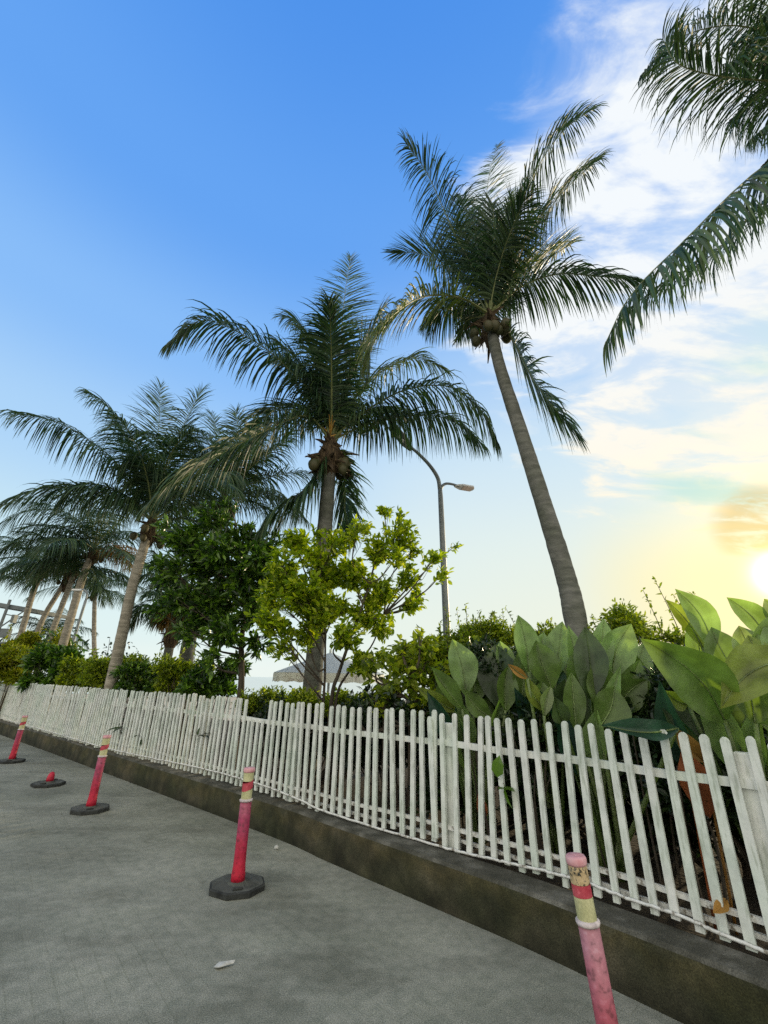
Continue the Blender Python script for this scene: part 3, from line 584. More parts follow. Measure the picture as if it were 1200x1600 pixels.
# @@PALMS
Y1 = 6.5
palm('tall leaning coconut palm, rightmost whole one, over the broad leaves', [(901, 978, 5.25), (885, 905, 5.4), (850, 790, 5.6), (812, 670, 5.95), (780, 570, 6.25), (765, 500, 6.5)], .140, .098, [
    ([(745, 430, 6.4), (708, 360, 6.2), (668, 272, 6.0), (634, 224, 5.9)], dict(droop=.9)),
    ([(758, 410, 6.9), (757, 340, 7.6), (765, 270, 8.2), (778, 226, 8.6)], dict(droop=.35, vee=.1)),
    ([(780, 420, 6.4), (803, 350, 6.3), (835, 270, 6.1), (880, 205, 6.0), (930, 168, 6.0)], dict(droop=1.0)),
    ([(785, 430, 6.5), (830, 365, 6.6), (880, 300, 6.6), (940, 244, 6.6)], dict(droop=.8)),
    ([(730, 440, 6.8), (690, 410, 7.3), (650, 395, 7.6), (614, 396, 7.8)], dict(droop=.3, vee=.1)),
    ([(720, 466, 6.2), (660, 464, 5.9), (606, 500, 5.7), (580, 545, 5.6), (577, 578, 5.6)], dict(droop=1.5, mats=[MAT['palmyellow'], MAT['rachis']])),
    ([(815, 448, 6.4), (872, 428, 6.2), (935, 432, 6.0), (1000, 438, 5.9)], dict(droop=1.2)),
    ([(800, 440, 6.8), (845, 410, 7.3), (892, 382, 7.7)], dict(droop=.7, mats=[MAT['palmyellow'], MAT['rachis']])),
    ([(795, 520, 6.4), (828, 584, 6.2), (862, 632, 6.1), (902, 678, 6.0)], dict(droop=.6, vee=.15)),
    ([(770, 420, 6.7), (782, 370, 7.1), (796, 308, 7.5)], dict(droop=.4, mats=[MAT['palmyellow'], MAT['rachis']])),
    ([(748, 420, 6.7), (728, 370, 7.2), (722, 310, 7.6)], dict(droop=.5)),
    ([(730, 500, 6.9), (722, 520, 7.1), (712, 534, 7.3)], dict(nleaf=26, Lmax=.3)),
    ([(768, 420, 6.3), (772, 370, 6.2), (770, 318, 6.1)], dict(droop=.6)),
    ([(790, 430, 6.9), (815, 375, 7.2), (828, 330, 7.5)], dict(droop=.9)),
    ([(752, 430, 6.9), (740, 385, 7.2), (745, 345, 7.5)], dict(droop=.6)),
    ([(735, 480, 6.8), (700, 480, 7.2), (665, 505, 7.4)], dict(droop=1.2)),
], 21, fill=[(20, 65, 3.2, .9), (150, 74, 2.4, .7)], nuts=10, nut_side=2.6, nleaf=84, frame_stubs=22, big=1.2)
palm('centre coconut palm with coconuts, behind the yellow-green tree', [(487, 1085, 7.2), (494, 1000, 7.2), (503, 880, 7.2), (511, 780, 7.2), (516, 700, 7.2)], .150, .125, [
    ([(498, 630, 7.1), (455, 580, 6.8), (400, 535, 6.5), (320, 500, 6.2), (262, 538, 6.0)], dict(droop=1.0)),
    ([(525, 600, 7.4), (533, 520, 7.9), (540, 450, 8.3), (548, 400, 8.6)], dict(droop=.35, vee=.1)),
    ([(505, 600, 7.3), (490, 550, 7.5), (470, 510, 7.6), (446, 494, 7.7)], dict(droop=.8)),
    ([(560, 650, 7.1), (630, 610, 6.8), (700, 604, 6.6), (750, 640, 6.5), (778, 692, 6.4)], dict(droop=1.3, Lmax=.85)),
    ([(570, 665, 7.4), (640, 650, 7.6), (700, 655, 7.8), (755, 695, 8.0)], dict(droop=1.2)),
    ([(480, 650, 7.0), (420, 670, 6.7), (340, 712, 6.4), (270, 758, 6.2), (228, 792, 6.1)], dict(droop=1.5, Lmax=.85)),
    ([(495, 745, 7.1), (470, 770, 6.9), (430, 795, 6.8), (405, 830, 6.7)], dict(droop=1.2)),
    ([(530, 700, 7.3), (538, 750, 7.4), (540, 800, 7.4), (546, 835, 7.4)], dict(droop=.5, vee=.1)),
    ([(515, 600, 7.0), (508, 540, 6.9), (512, 475, 6.9)], dict(droop=.5)),
    ([(545, 600, 7.2), (570, 540, 7.3), (600, 480, 7.4)], dict(droop=.8)),
    ([(550, 630, 7.6), (590, 585, 8.2), (650, 560, 8.6), (700, 580, 8.9)], dict(droop=.8, mats=[MAT['palmyellow'], MAT['rachis']])),
    ([(490, 645, 7.5), (450, 640, 7.9), (415, 650, 8.2), (385, 690, 8.4)], dict(droop=.9)),
    ([(500, 615, 7.6), (470, 575, 8.0), (440, 560, 8.4)], dict(droop=.9)),
], 22, fill=[(0, 68, 3.0, .7), (40, 60, 3.0, .9), (-90, 76, 2.8, .6), (180, 74, 2.6, .8)], nuts=12, nut_side=1.7, nleaf=84, frame_stubs=30, big=1.25)
_c = P(516, 695, 7.2); _r = [o for o in bpy.data.objects if o.get('label', '').startswith('centre coconut')][0]; rng = np.random.default_rng(77); mb = MB()
for i in range(7):
    a = rng.uniform(0, 6.28); e = rng.uniform(.2, 1.1); d = np.array([math.cos(a) * math.cos(e), math.sin(a) * math.cos(e) - .2, math.sin(e)]); q = _c + [0, -.1, .12]
    tube(mb, spline([q, q + d * .22, q + d * .40 + [0, 0, -.05], q + d * .5 + [0, 0, -.16]], 7), [.012, .015, .013, .011, .008, .006, .003], 5)
mb.build('flower_stalks', MAT['orange'], _r)
palm('large coconut palm left of the dark leafy tree, trunk leaning right', [(178, 1050, 9.5), (192, 985, 9.5), (210, 905, 9.6), (236, 820, 9.8)], .12, .10, [
    ([(216, 762, 9.6), (162, 705, 9.2), (101, 665, 8.9), (17, 641, 8.7)], dict(droop=1.2, Lmax=.95)),
    ([(215, 720, 9.6), (189, 671, 9.5), (168, 635, 9.4), (138, 611, 9.4)], dict(droop=.9)),
    ([(243, 740, 10.2), (248, 670, 10.8), (251, 600, 11.2)], dict(droop=.3, vee=.1)),
    ([(262, 730, 10.), (288, 662, 10.3), (316, 608, 10.5)], dict(droop=.7)),
    ([(236, 760, 9.5), (233, 722, 9.2), (214, 712, 9.0), (196, 724, 8.9)], dict(droop=1.3)),
    ([(205, 780, 9.4), (165, 760, 9.), (125, 757, 8.8), (95, 780, 8.7)], dict(droop=1.4)),
    ([(255, 740, 9.6), (272, 700, 9.3), (300, 672, 9.1)], dict(droop=1.)),
    ([(260, 760, 10.2), (300, 720, 10.8), (345, 700, 11.3)], dict(droop=1.)),
    ([(225, 740, 10.), (200, 700, 10.6), (190, 655, 11.)], dict(droop=.8)),
], 23, fill=[(0, 60, 3.4, 1.), (180, 62, 3., 1.2), (60, 45, 3.4, 1.3), (120, 40, 3.2, 1.5), (-130, 30, 3.0, 1.5), (90, 10, 2.8, 1.3)], nuts=6, fscale=1.15, nleaf=66, frame_stubs=14)
palm('coconut palm behind the dark leafy tree, thick trunk showing below it', [(288, 1055, 11.5), (296, 1000, 11.5), (320, 900, 11.6), (350, 785, 11.8)], .19, .15, [
    ([(352, 730, 12.2), (345, 690, 12.8), (330, 645, 13.2)], dict(droop=.5)),
    ([(362, 725, 11.6), (372, 680, 11.4), (368, 640, 11.4)], dict(droop=.4)),
    ([(372, 720, 11.7), (400, 680, 11.7), (404, 652, 11.8)], dict(droop=.8)),
    ([(380, 740, 11.4), (430, 700, 11.), (460, 672, 10.8)], dict(droop=.8)),
    ([(335, 740, 11.5), (310, 700, 11.2), (290, 680, 11.1)], dict(droop=.9)),
    ([(385, 770, 11.4), (430, 765, 11.0), (465, 800, 10.8)], dict(droop=1.4)),
], 24, fill=[(90, 40, 3.6, 1.2), (-90, 35, 3.4, 1.3), (0, 60, 3.4, 1.), (180, 45, 3.2, 1.3), (140, 60, 3.2, 1.), (-140, 50, 3.2, 1.3), (110, 10, 3.2, 1.2), (-60, 20, 3.2, 1.2), (60, 70, 3.2, .6), (160, 15, 3., 1.1)], nuts=4, fscale=1.15, nleaf=60)
palm('young short palm with orange leaf stalks behind the left hedge', [(252, 1078, 10.2), (262, 1025, 10.2), (270, 985, 10.2)], .10, .10, [
    ([(255, 930, 10.1), (238, 900, 10.0), (215, 905, 9.9), (196, 950, 9.9)], dict(droop=1.3)),
    ([(262, 925, 10.3), (255, 880, 10.5), (240, 860, 10.7)], dict(droop=1.)),
    ([(282, 930, 10.2), (300, 890, 10.2), (330, 890, 10.2)], dict(droop=1.)),
    ([(275, 930, 10.0), (272, 880, 9.8), (285, 840, 9.8)], dict(droop=.7)),
    ([(290, 960, 10.), (320, 940, 9.8), (345, 960, 9.7)], dict(droop=1.2)),
    ([(250, 955, 10.2), (225, 945, 10.2), (205, 975, 10.2)], dict(droop=1.2)),
], 25, fill=[(0, 60, 1.9, 1.2), (180, 55, 1.6, 1.4), (-40, 40, 1.8, 1.4)], nuts=0, fscale=.75, nleaf=50, big=.7, frame_stubs=4, dry=[(80, 60, .8, .8), (120, 62, .7, .8), (160, 68, .8, .6), (200, 60, .7, .7), (-60, 64, .8, .7)])
# the palms standing far down the road, left to right
fill_far = [(-95, 40, 3.3, 1.1), (-120, 15, 3.2, 1.1), (-60, 30, 3.2, 1.2), (80, 35, 3.2, 1.2), (110, 5, 3.0, 1.1), (150, 45, 3.0, 1.2), (-160, 50, 3.0, 1.2), (0, 55, 3.2, 1.1), (30, 15, 3., 1.2), (-30, 70, 3., .8), (60, 72, 3., .7), (180, 10, 2.8, 1.1), (-90, -15, 2.6, .9)]
palm('pale-trunked palm of the left cluster with a dry orange frond', [(96, 1015, 16.5), (112, 960, 16.5), (130, 900, 16.6), (146, 862, 16.8)], .155, .12, [
    ([(125, 815, 16.4), (84, 796, 15.8), (40, 800, 15.5), (-10, 822, 15.3)], dict(droop=1.4)),
    ([(135, 800, 16.6), (95, 775, 16.4), (45, 778, 16.2), (-8, 792, 16.)], dict(droop=1.4)),
    ([(128, 830, 16.2), (80, 825, 15.8), (30, 842, 15.5), (-5, 868, 15.4)], dict(droop=1.3)),
    ([(140, 800, 17.), (110, 765, 17.5), (72, 760, 17.8)], dict(droop=.8)),
    ([(165, 820, 16.8), (190, 790, 16.8), (215, 790, 16.8)], dict(droop=1.)),
    ([(125, 850, 16.4), (85, 862, 16.2), (50, 895, 16.)], dict(droop=1.2)),
], 31, fill=fill_far, nuts=5, fscale=1.45, nleaf=46, dry=[(95, 25, 2.0, 1.0), (75, 5, 1.6, .8)])
palm('thin bright-edged palm, second from right in the left cluster', [(66, 1028, 17.5), (84, 980, 17.5), (105, 925, 17.6), (118, 890, 17.8)], .115, .09, [], 32, fill=[(a + 15, e, l * .9, c) for a, e, l, c in fill_far[:9]], nuts=3, fscale=1.15, nleaf=42)
palm('bowed palm of the left cluster with a bend in its trunk', [(40, 1050, 18.), (52, 1010, 18.), (68, 965, 18.1), (92, 925, 18.3), (104, 905, 18.4)], .11, .09, [], 33, fill=[(a - 20, e - 5, l * .85, c) for a, e, l, c in fill_far[:9]], nuts=3, fscale=1.1, nleaf=42)
palm('leftmost palm of the left cluster, beside the pavilion roof', [(24, 1022, 20.), (36, 980, 20.), (52, 925, 20.1), (66, 890, 20.3)], .13, .11, [
    ([(45, 885, 20.), (20, 880, 19.8), (0, 905, 19.6)], dict(droop=1.)),
    ([(55, 905, 20.), (35, 905, 19.6), (15, 900, 19.4)], dict(droop=1.)),
], 34, fill=[(a + 40, e, l * .95, c) for a, e, l, c in fill_far[:9]], nuts=3, fscale=1.2, nleaf=42)
palm('small distant palm seen between the cluster and the large palm', [(150, 1060, 26.), (147, 1000, 26.), (148, 925, 26.)], .13, .11, [], 35, fill=[(a, e * .8, l * 1.05, c) for a, e, l, c in fill_far[:11]], nuts=2, fscale=1.3, nleaf=40)
palm('distant low palm behind the trunks of the left cluster', [(84, 1050, 27.), (82, 1020, 27.), (80, 995, 27.)], .15, .13, [], 36, fill=[(a, e, l * .8, c) for a, e, l, c in fill_far[:10]], nuts=0, fscale=1.1, nleaf=36)
# palm just outside the right edge whose fronds hang into the picture
Y7 = 4.3
palm('overhanging coconut palm at the upper right corner of the view', [(1560, 1000, 4.3), (1500, 700, 4.3), (1400, 300, 4.3), (1372, 160, 4.3)], .17, .13, [
    ([(1330, 200, 4.2), (1200, 255, 4.0), (1060, 385, 3.8), (985, 462, 3.75), (944, 540, 3.7)], dict(droop=2.6, vee=-.1, Lmax=.98, nleaf=80, lw=.05)),
    ([(1330, 215, 4.5), (1210, 300, 4.8), (1110, 400, 5.0), (1040, 440, 5.1), (985, 480, 5.2)], dict(droop=2.4, Lmax=.8, nleaf=80)),
    ([(1330, 150, 4.2), (1240, 130, 4.1), (1130, 120, 4.0), (1060, 100, 3.95), (1035, 60, 3.9)], dict(droop=1.9, Lmax=1.0, nleaf=110)),
    ([(1330, 110, 4.3), (1250, 70, 4.3), (1150, 40, 4.3), (1060, 60, 4.3), (1000, 120, 4.3)], dict(droop=2.0, Lmax=.75, nleaf=120)),
    ([(1330, 120, 4.2), (1240, 40, 4.1), (1160, -20, 4.0), (1090, -80, 4.0)], dict(droop=1.0, Lmax=.6)),
    ([(1330, 150, 4.5), (1270, 140, 4.9), (1200, 150, 5.2), (1140, 190, 5.4)], dict(droop=2.2, Lmax=.95, nleaf=110)),
    ([(1330, 170, 4.1), (1270, 175, 4.0), (1210, 190, 3.9), (1170, 220, 3.85)], dict(droop=1.2, Lmax=.6)),
    ([(1340, 160, 4.4), (1270, 110, 4.6), (1180, 90, 4.8), (1110, 130, 5.0)], dict(droop=2.2, Lmax=.8, nleaf=110)),
    ([(1340, 170, 4.0), (1270, 100, 3.9), (1200, 60, 3.9), (1140, 70, 3.9)], dict(droop=1.6, Lmax=.7, nleaf=110)),
    ([(1340, 180, 4.4), (1290, 200, 4.6), (1240, 215, 4.7), (1190, 260, 4.9)], dict(droop=2.2, Lmax=.6, nleaf=80)),
    ([(1330, 130, 4.6), (1260, 70, 5.0), (1190, 20, 5.3), (1150, -30, 5.5)], dict(droop=1.0, Lmax=.6)),
], 41, fill=[(90, 60, 3.2, 1.), (60, 20, 3.2, 1.3), (140, 40, 3.2, 1.3), (20, 40, 3.2, 1.2), (180, 30, 3., 1.2)], nuts=5)
# @@TREES
def branchy(name, label, cat, trunk, r0, blobs, mat, seed, leaf=(.1, .045), per=8, density=60, limb_r=.02, barkm='darkbark', group=None, down=.0, up=.6, extra_trunks=(), twig=.16, zbase=.22, bend=.2):
    """trunk [(px,py,Y)]; blobs (px, py, radius in m, Y, density factor): clumps of twigs the limbs run to"""
    rng = np.random.default_rng(seed); tp = [P(*q) for q in trunk]
    f0 = tp[0].copy(); f0[2] = min(zbase, f0[2] - .02)
    root = thing(name, f0, label, cat, group)
    mb = MB(); path = spline([f0] + tp, 30); tube(mb, path, np.linspace(r0, r0 * .35, 30) * (1 + rng.normal(0, .03, 30)), 9)
    paths = [path]
    for et in extra_trunks:
        ep = [P(*q) for q in et]; e0 = ep[0].copy(); e0[2] = min(zbase, e0[2] - .02); pe = spline([e0] + ep, 24); tube(mb, pe, np.linspace(r0 * .7, r0 * .22, 24), 7); paths.append(pe)
    mb.build('trunk', MAT[barkm], root, smooth=True)
    allp = np.vstack(paths)
    tw = MB(); C = []; D = []
    for (bx, by, br, bY, df) in blobs:
        bc = P(bx, by, bY)
        cand = allp[allp[:, 2] < bc[2] + .05]; cand = cand if len(cand) else allp[:3]
        st = cand[np.argmin(np.linalg.norm(cand - (bc - [0, 0, .55 * np.linalg.norm(cand[-1] - bc)]), axis=1))]
        mid = (st + bc) / 2 + rng.normal(0, .06, 3) + [0, 0, -.05]
        lp = spline([st, mid, bc], 10); tube(tw, lp, np.linspace(limb_r, limb_r * .35, 10), 5, cap=False)
        nt_ = max(3, int(density * df * (br / .35) ** 2))
        for i in range(nt_):
            d = unit(rng.normal(size=3)); r_ = br * rng.uniform(.25, 1.) ** .6; tip = bc + d * r_ * [1, 1, .85]
            s0 = lp[rng.integers(5, 10)]
            if i % 3 == 0: tube(tw, spline([s0, (s0 + tip) / 2 + rng.normal(0, .03, 3), tip], 4), [limb_r * .3, limb_r * .25, limb_r * .18, limb_r * .1], 3, cap=False)
            tdir = unit(tip - s0 + [0, 0, .25 * br]); k_ = max(3, rng.poisson(per))
            for j in range(k_):
                C.append(tip - tdir * twig * rng.uniform(0, 1) * .9 + rng.normal(0, .012, 3)); D.append(unit(tdir * .75 + rng.normal(0, .62, 3) + [0, 0, -down]))
    tw.build('branches', MAT[barkm], root)
    lv = MB(); C = np.array(C); D = np.array(D); n_ = len(C)
    leaves(lv, C, D, leaf[0] * rng.uniform(.6, 1.2, n_), leaf[1] * rng.uniform(.7, 1.15, n_), rng, up=up, bend=bend)
    lv.build('foliage', MAT[mat], root)
    return root
dk = []
rb = random.Random(4)
for (x, y, r_, Y_, d_) in [(330, 812, .30, 6.2, .9), (285, 845, .32, 6.1, 1), (375, 845, .34, 6.3, 1.), (420, 850, .26, 6.3, .8), (262, 890, .28, 6.0, .9), (320, 880, .36, 6.4, 1), (385, 900, .36, 6.1, 1), (428, 905, .26, 6.3, .9), (275, 935, .28, 6.1, .8), (335, 940, .38, 6.3, 1), (400, 950, .32, 6.2, 1), (300, 985, .26, 6.2, .7), (350, 985, .28, 6.0, .9), (405, 1000, .24, 6.3, .6), (330, 1030, .18, 6.1, .5), (370, 1025, .16, 6.3, .5), (300, 850, .3, 6.9, .8), (370, 900, .4, 6.9, 1), (310, 930, .35, 6.8, 1), (400, 870, .3, 5.7, .8), (340, 860, .3, 5.7, .9), (250, 820, .14, 6.1, .5), (360, 790, .14, 6.2, .5), (245, 955, .16, 6.2, .5)]:
    dk.append((x, y, r_ * 1.12, Y_ + .85, d_))
branchy('broadleaf_tree', 'dark green glossy-leaved tree growing through the fence gap', 'tree', [(376, 1085, 7.15), (377, 1010, 7.15), (382, 940, 7.15), (378, 860, 7.15)], .062, dk, 'darkleaf', 51, leaf=(.165, .058), per=9, density=62)
rj = random.Random(8)
ly = [(x_, y_, r_ * rj.uniform(.72, 1.12), Y_ + rj.uniform(-.25, .25), d_ * rj.uniform(.55, 1.15)) for x_, y_, r_, Y_, d_ in [(600, 800, .18, 5.8, .8), (560, 825, .22, 5.8, .8), (625, 835, .24, 5.9, .8), (590, 860, .28, 5.7, .9), (650, 855, .18, 5.7, .8), (680, 870, .18, 5.8, .7), (712, 852, .09, 5.8, .5), (692, 895, .14, 5.7, .6), (640, 900, .26, 5.9, .9), (530, 845, .2, 5.7, .9), (465, 845, .22, 5.6, 1), (440, 880, .26, 5.6, 1), (495, 870, .26, 5.6, 1), (545, 895, .28, 5.8, .9), (420, 930, .22, 5.7, .9), (470, 925, .3, 5.6, 1), (525, 945, .28, 5.7, 1), (590, 925, .28, 5.7, 1), (645, 945, .2, 5.9, .8), (430, 975, .22, 5.6, .9), (480, 985, .24, 5.7, 1), (540, 990, .26, 5.6, 1), (600, 980, .26, 5.8, .9), (655, 925, .16, 5.8, .6), (440, 1015, .16, 5.7, .7), (560, 1030, .16, 5.7, .6), (600, 1020, .16, 5.7, .6), (500, 830, .12, 5.6, .6), (630, 805, .12, 5.8, .5), (450, 905, .3, 5.65, 1), (410, 960, .2, 5.6, .9), (500, 950, .3, 5.6, 1), (570, 960, .26, 5.7, .8), (620, 870, .24, 5.8, .8), (510, 905, .26, 5.7, .9)]]
branchy('broadleaf_tree', 'yellow-green small-leaved tree in front of the centre palm', 'tree', [(518, 1095, 5.75), (530, 1050, 5.75), (552, 985, 5.75), (575, 920, 5.75), (590, 860, 5.8)], .030, ly, 'limeleaf', 52, leaf=(.095, .052), per=9, density=130, limb_r=.014,
        extra_trunks=[[(505, 1100, 5.8), (508, 1040, 5.75), (505, 960, 5.7), (480, 890, 5.65)], [(524, 1100, 5.8), (545, 1050, 5.8), (580, 1010, 5.8), (600, 960, 5.85)]], up=.8)
branchy('shrub', 'dark round-leaved bush between the yellow-green tree and the big leaves', 'bush', [(640, 1110, 5.0), (640, 1060, 5.0)], .022, [(590, 1030, .2, 5.2, .8), (625, 1015, .22, 5.1, .9), (665, 1010, .2, 5.1, .9), (600, 1065, .22, 5.1, 1), (640, 1055, .26, 5.0, 1), (680, 1045, .22, 5.1, 1), (580, 1090, .16, 5.0, .7), (650, 1095, .2, 4.9, 1), (700, 1070, .22, 5.0, 1), (565, 1045, .12, 5.2, .5), (655, 985, .08, 5.1, .4)], 'hedge', 53, leaf=(.11, .07), per=7, density=48, down=.2)
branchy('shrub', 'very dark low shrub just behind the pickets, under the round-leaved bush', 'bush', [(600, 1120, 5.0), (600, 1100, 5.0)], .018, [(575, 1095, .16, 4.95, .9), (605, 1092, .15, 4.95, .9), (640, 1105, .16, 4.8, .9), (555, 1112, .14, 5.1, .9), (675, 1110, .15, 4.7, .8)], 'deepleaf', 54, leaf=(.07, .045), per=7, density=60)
# hedge bushes along the left fence
def bush(px, py, Y, w, h, mat, label, seed, leaf=(.07, .035), dens=1.0, name='shrub', cat='bush', group='bushes along the fence'):
    rng = np.random.default_rng(seed); c = P(px, py, Y); n_ = max(7, int(12 * w)); bl = []
    for i in range(n_):
        bl.append((c[0] + rng.uniform(-.5, .5) * w, c[1] + rng.uniform(-.35, .35) * w * .5, c[2] + rng.uniform(-.5, .35) * h, rng.uniform(.14, .26) * min(1.6, max(w, .8))))
    root = thing(name, (c[0], c[1], .24), label, cat, group)
    tw = MB(); C = []; D = []
    for (x, y, z_, r_) in bl:
        b = np.array([x, y, max(z_, .4)]); s0 = np.array([c[0] + (x - c[0]) * .3, c[1] + (y - c[1]) * .3, .2]); lp = spline([s0, (s0 + b) / 2 + rng.normal(0, .05, 3), b], 6); tube(tw, lp, np.linspace(.016, .006, 6), 5, cap=False)
        for i in range(int(105 * dens * (r_ / .25) ** 2) + 6):
            d = unit(rng.normal(size=3)); d[2] = abs(d[2]) * .8 + d[2] * .2; tip = b + d * r_ * rng.uniform(.4, 1.05)
            for j in range(rng.poisson(6) + 2): C.append(tip + rng.normal(0, .025, 3)); D.append(d * .6 + rng.normal(0, .6, 3) + [0, 0, .2])
    for i in range(int(9 * max(w, .8))):
        x = c[0] + rng.uniform(-.55, .55) * w; y = c[1] + rng.uniform(-.25, .25) * w; zt = c[2] + h * rng.uniform(.35, .95); a = rng.normal(0, .12, 2)
        sh = spline([[x, y, c[2] - .2 * h], [x + a[0] * .5, y + a[1] * .5, (c[2] + zt) / 2], [x + a[0], y + a[1], zt]], 6); tube(tw, sh, np.linspace(.008, .003, 6), 4, cap=False)
        for q in np.linspace(.25, 1, 9):
            for j in range(3): C.append(np.array([np.interp(q * 5, range(6), sh[:, u]) for u in range(3)]) + rng.normal(0, .008, 3)); D.append(rng.normal(0, 1, 3) + [0, 0, .5])
    tw.build('stems', MAT['darkbark'], root); lv = MB(); C = np.array(C); n2_ = len(C)
    leaves(lv, C, np.array(D), leaf[0] * rng.uniform(.5, 1.5, n2_), leaf[1] * rng.uniform(.7, 1.2, n2_), rng); lv.build('foliage', MAT[mat], root); return root
bush(15, 1046, 13.6, 1.4, .9, 'hedgelime', 'bright lime bush at the far left end of the fence', 61, (.10, .055))
bush(80, 1044, 12.6, 1.1, 1.1, 'darkleaf', 'dark broad-leaved bush spilling over the left fence', 62, (.17, .08), 1.2)
bush(130, 1056, 12.2, 1.1, .7, 'hedge', 'rounded olive bush right of the dark spilling bush', 63, (.10, .05))
bush(185, 1060, 10.6, 1.3, .7, 'hedge', 'feathery olive bush at the foot of the large palm', 64, (.07, .03))
bush(240, 1066, 9.6, 1.2, .6, 'darkleaf', 'low deep-green bush at the foot of the young palm', 65, (.07, .035))
bush(290, 1062, 9.0, 1.0, .7, 'hedge', 'green bush under the thick trunk behind the hedge', 66, (.07, .035))
bush(335, 1068, 8.0, .9, .6, 'darkleaf', 'leafy bush left of the dark tree trunk', 67, (.10, .045))
bush(430, 1108, 7.2, 1.1, .3, 'hedge', 'low fine-leaved hedge below the beach umbrella', 68, (.055, .025), .9)
bush(520, 1112, 6.6, 1.0, .3, 'hedge', 'low bush at the foot of the centre palm', 69, (.06, .03), .9)
bush(60, 1015, 17.5, 1.8, 1.1, 'hedgelime', 'pale yellow shrub among the trunks of the left cluster', 70, (.12, .06), .9)
bush(770, 1025, 7.6, 1.9, .9, 'hedge', 'fine-leaved bush behind the broad leaves, right of the lamp post', 71, (.06, .03), 1.1)
bush(700, 1042, 7.0, 1.3, .6, 'hedge', 'leafy bush around the foot of the lamp post', 72, (.07, .04), 1.0)
bush(1025, 1040, 5.2, 1.2, 1.3, 'hedge', 'airy bush showing between the two biggest leaf clumps', 73, (.055, .03), 1.0)
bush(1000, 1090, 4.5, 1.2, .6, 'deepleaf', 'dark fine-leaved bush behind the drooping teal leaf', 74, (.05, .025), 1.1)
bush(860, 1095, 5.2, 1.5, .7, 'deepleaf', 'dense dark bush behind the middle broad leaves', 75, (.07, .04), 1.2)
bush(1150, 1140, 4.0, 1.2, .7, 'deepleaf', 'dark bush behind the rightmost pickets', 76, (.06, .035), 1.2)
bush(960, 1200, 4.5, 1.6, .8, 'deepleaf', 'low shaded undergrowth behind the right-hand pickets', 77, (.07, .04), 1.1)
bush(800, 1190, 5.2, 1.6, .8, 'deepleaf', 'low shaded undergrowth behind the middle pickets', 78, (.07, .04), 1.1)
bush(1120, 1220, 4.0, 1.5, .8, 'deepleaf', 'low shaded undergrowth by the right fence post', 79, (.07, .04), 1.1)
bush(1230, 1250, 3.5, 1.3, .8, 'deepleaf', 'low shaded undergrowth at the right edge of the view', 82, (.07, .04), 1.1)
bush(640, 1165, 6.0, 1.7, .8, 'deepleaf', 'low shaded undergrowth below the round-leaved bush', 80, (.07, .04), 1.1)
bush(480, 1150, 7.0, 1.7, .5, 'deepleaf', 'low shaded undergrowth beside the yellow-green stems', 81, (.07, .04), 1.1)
# airy bare shrub against the bright sky
rng = np.random.default_rng(90); c0 = P(150, 1060, 13.); root = thing('shrub', (c0[0], c0[1], .24), 'sparse thin-branched shrub against the bright sky by the large palm', 'bush')
tw = MB(); C = []; D = []
for (px, py) in [(172, 995), (195, 1000), (150, 1020), (128, 1030), (205, 1025), (180, 1035), (225, 1035), (140, 1022), (165, 1022), (110, 1035), (215, 1030), (190, 1018)]:
    tip = P(px, py, 13. + rng.uniform(-.6, .6)); s0 = np.array([c0[0] + rng.uniform(-.3, .6), c0[1], .3]); pth = spline([s0, s0 * .45 + tip * .55 + [0, 0, .12], tip], 12); tube(tw, pth, np.linspace(.02, .005, 12), 4, cap=False)
    for k_ in range(16):
        q = pth[rng.integers(6, 12)] + rng.normal(0, .09, 3); C += [q, q]; D += [rng.normal(size=3), rng.normal(size=3)]
tw.build('branches', MAT['darkbark'], root); lv = MB(); leaves(lv, np.array(C), np.array(D), .1, .06, rng); lv.build('foliage', MAT['deepleaf'], root)
# @@BROAD
def blade(mb, base, tip, w, bow=.0, roll=0., back=.12, fold=.16, K=19, mi=0, prof=None, wav=.0, seed=0):
    rng = np.random.default_rng(seed)
    base, tip = np.asarray(base), np.asarray(tip); ax = tip - base; ln = np.linalg.norm(ax); A = ax / ln
    view = unit((base + tip) / 2 - np.array([0, 0, EYE])); Wd = unit(np.cross(A, view)); Nn = np.cross(Wd, A); Nn = Nn if Nn @ view < 0 else -Nn
    Wd, Nn = Wd * math.cos(roll) + Nn * math.sin(roll), Nn * math.cos(roll) - Wd * math.sin(roll)
    u = np.linspace(0, 1, K); pf = np.interp(u, *(prof or ([0, .08, .2, .36, .5, .65, .8, .91, 1], [.16, .36, .68, .94, 1, .90, .60, .28, .0])))
    midl = base + u[:, None] * ax + Wd * (bow * ln * np.sin(np.pi * u))[:, None] - Nn * (back * ln * u**2 - back * ln * u * .5)[:, None]
    M_ = 7; ss = np.linspace(-1, 1, M_); ph = rng.uniform(0, 6)
    V = midl[:, None] + Wd[None, None] * (pf[:, None] * ss[None] * w / 2)[..., None] + Nn[None, None] * (pf[:, None] * (np.abs(ss)[None] ** 1.2) * w * fold + wav * w * np.sin(u * 13 + ph)[:, None] * (np.abs(ss)[None] ** 2) * pf[:, None] - .012 * (np.abs(ss)[None] < .05))[..., None]
    i = np.arange(K - 1)[:, None] * M_; j = np.arange(M_ - 1)[None]; q = np.stack([i + j, i + j + 1, i + M_ + j + 1, i + M_ + j], -1).reshape(-1, 4)
    mb.add(V.reshape(-1, 3), [q], mi); return midl
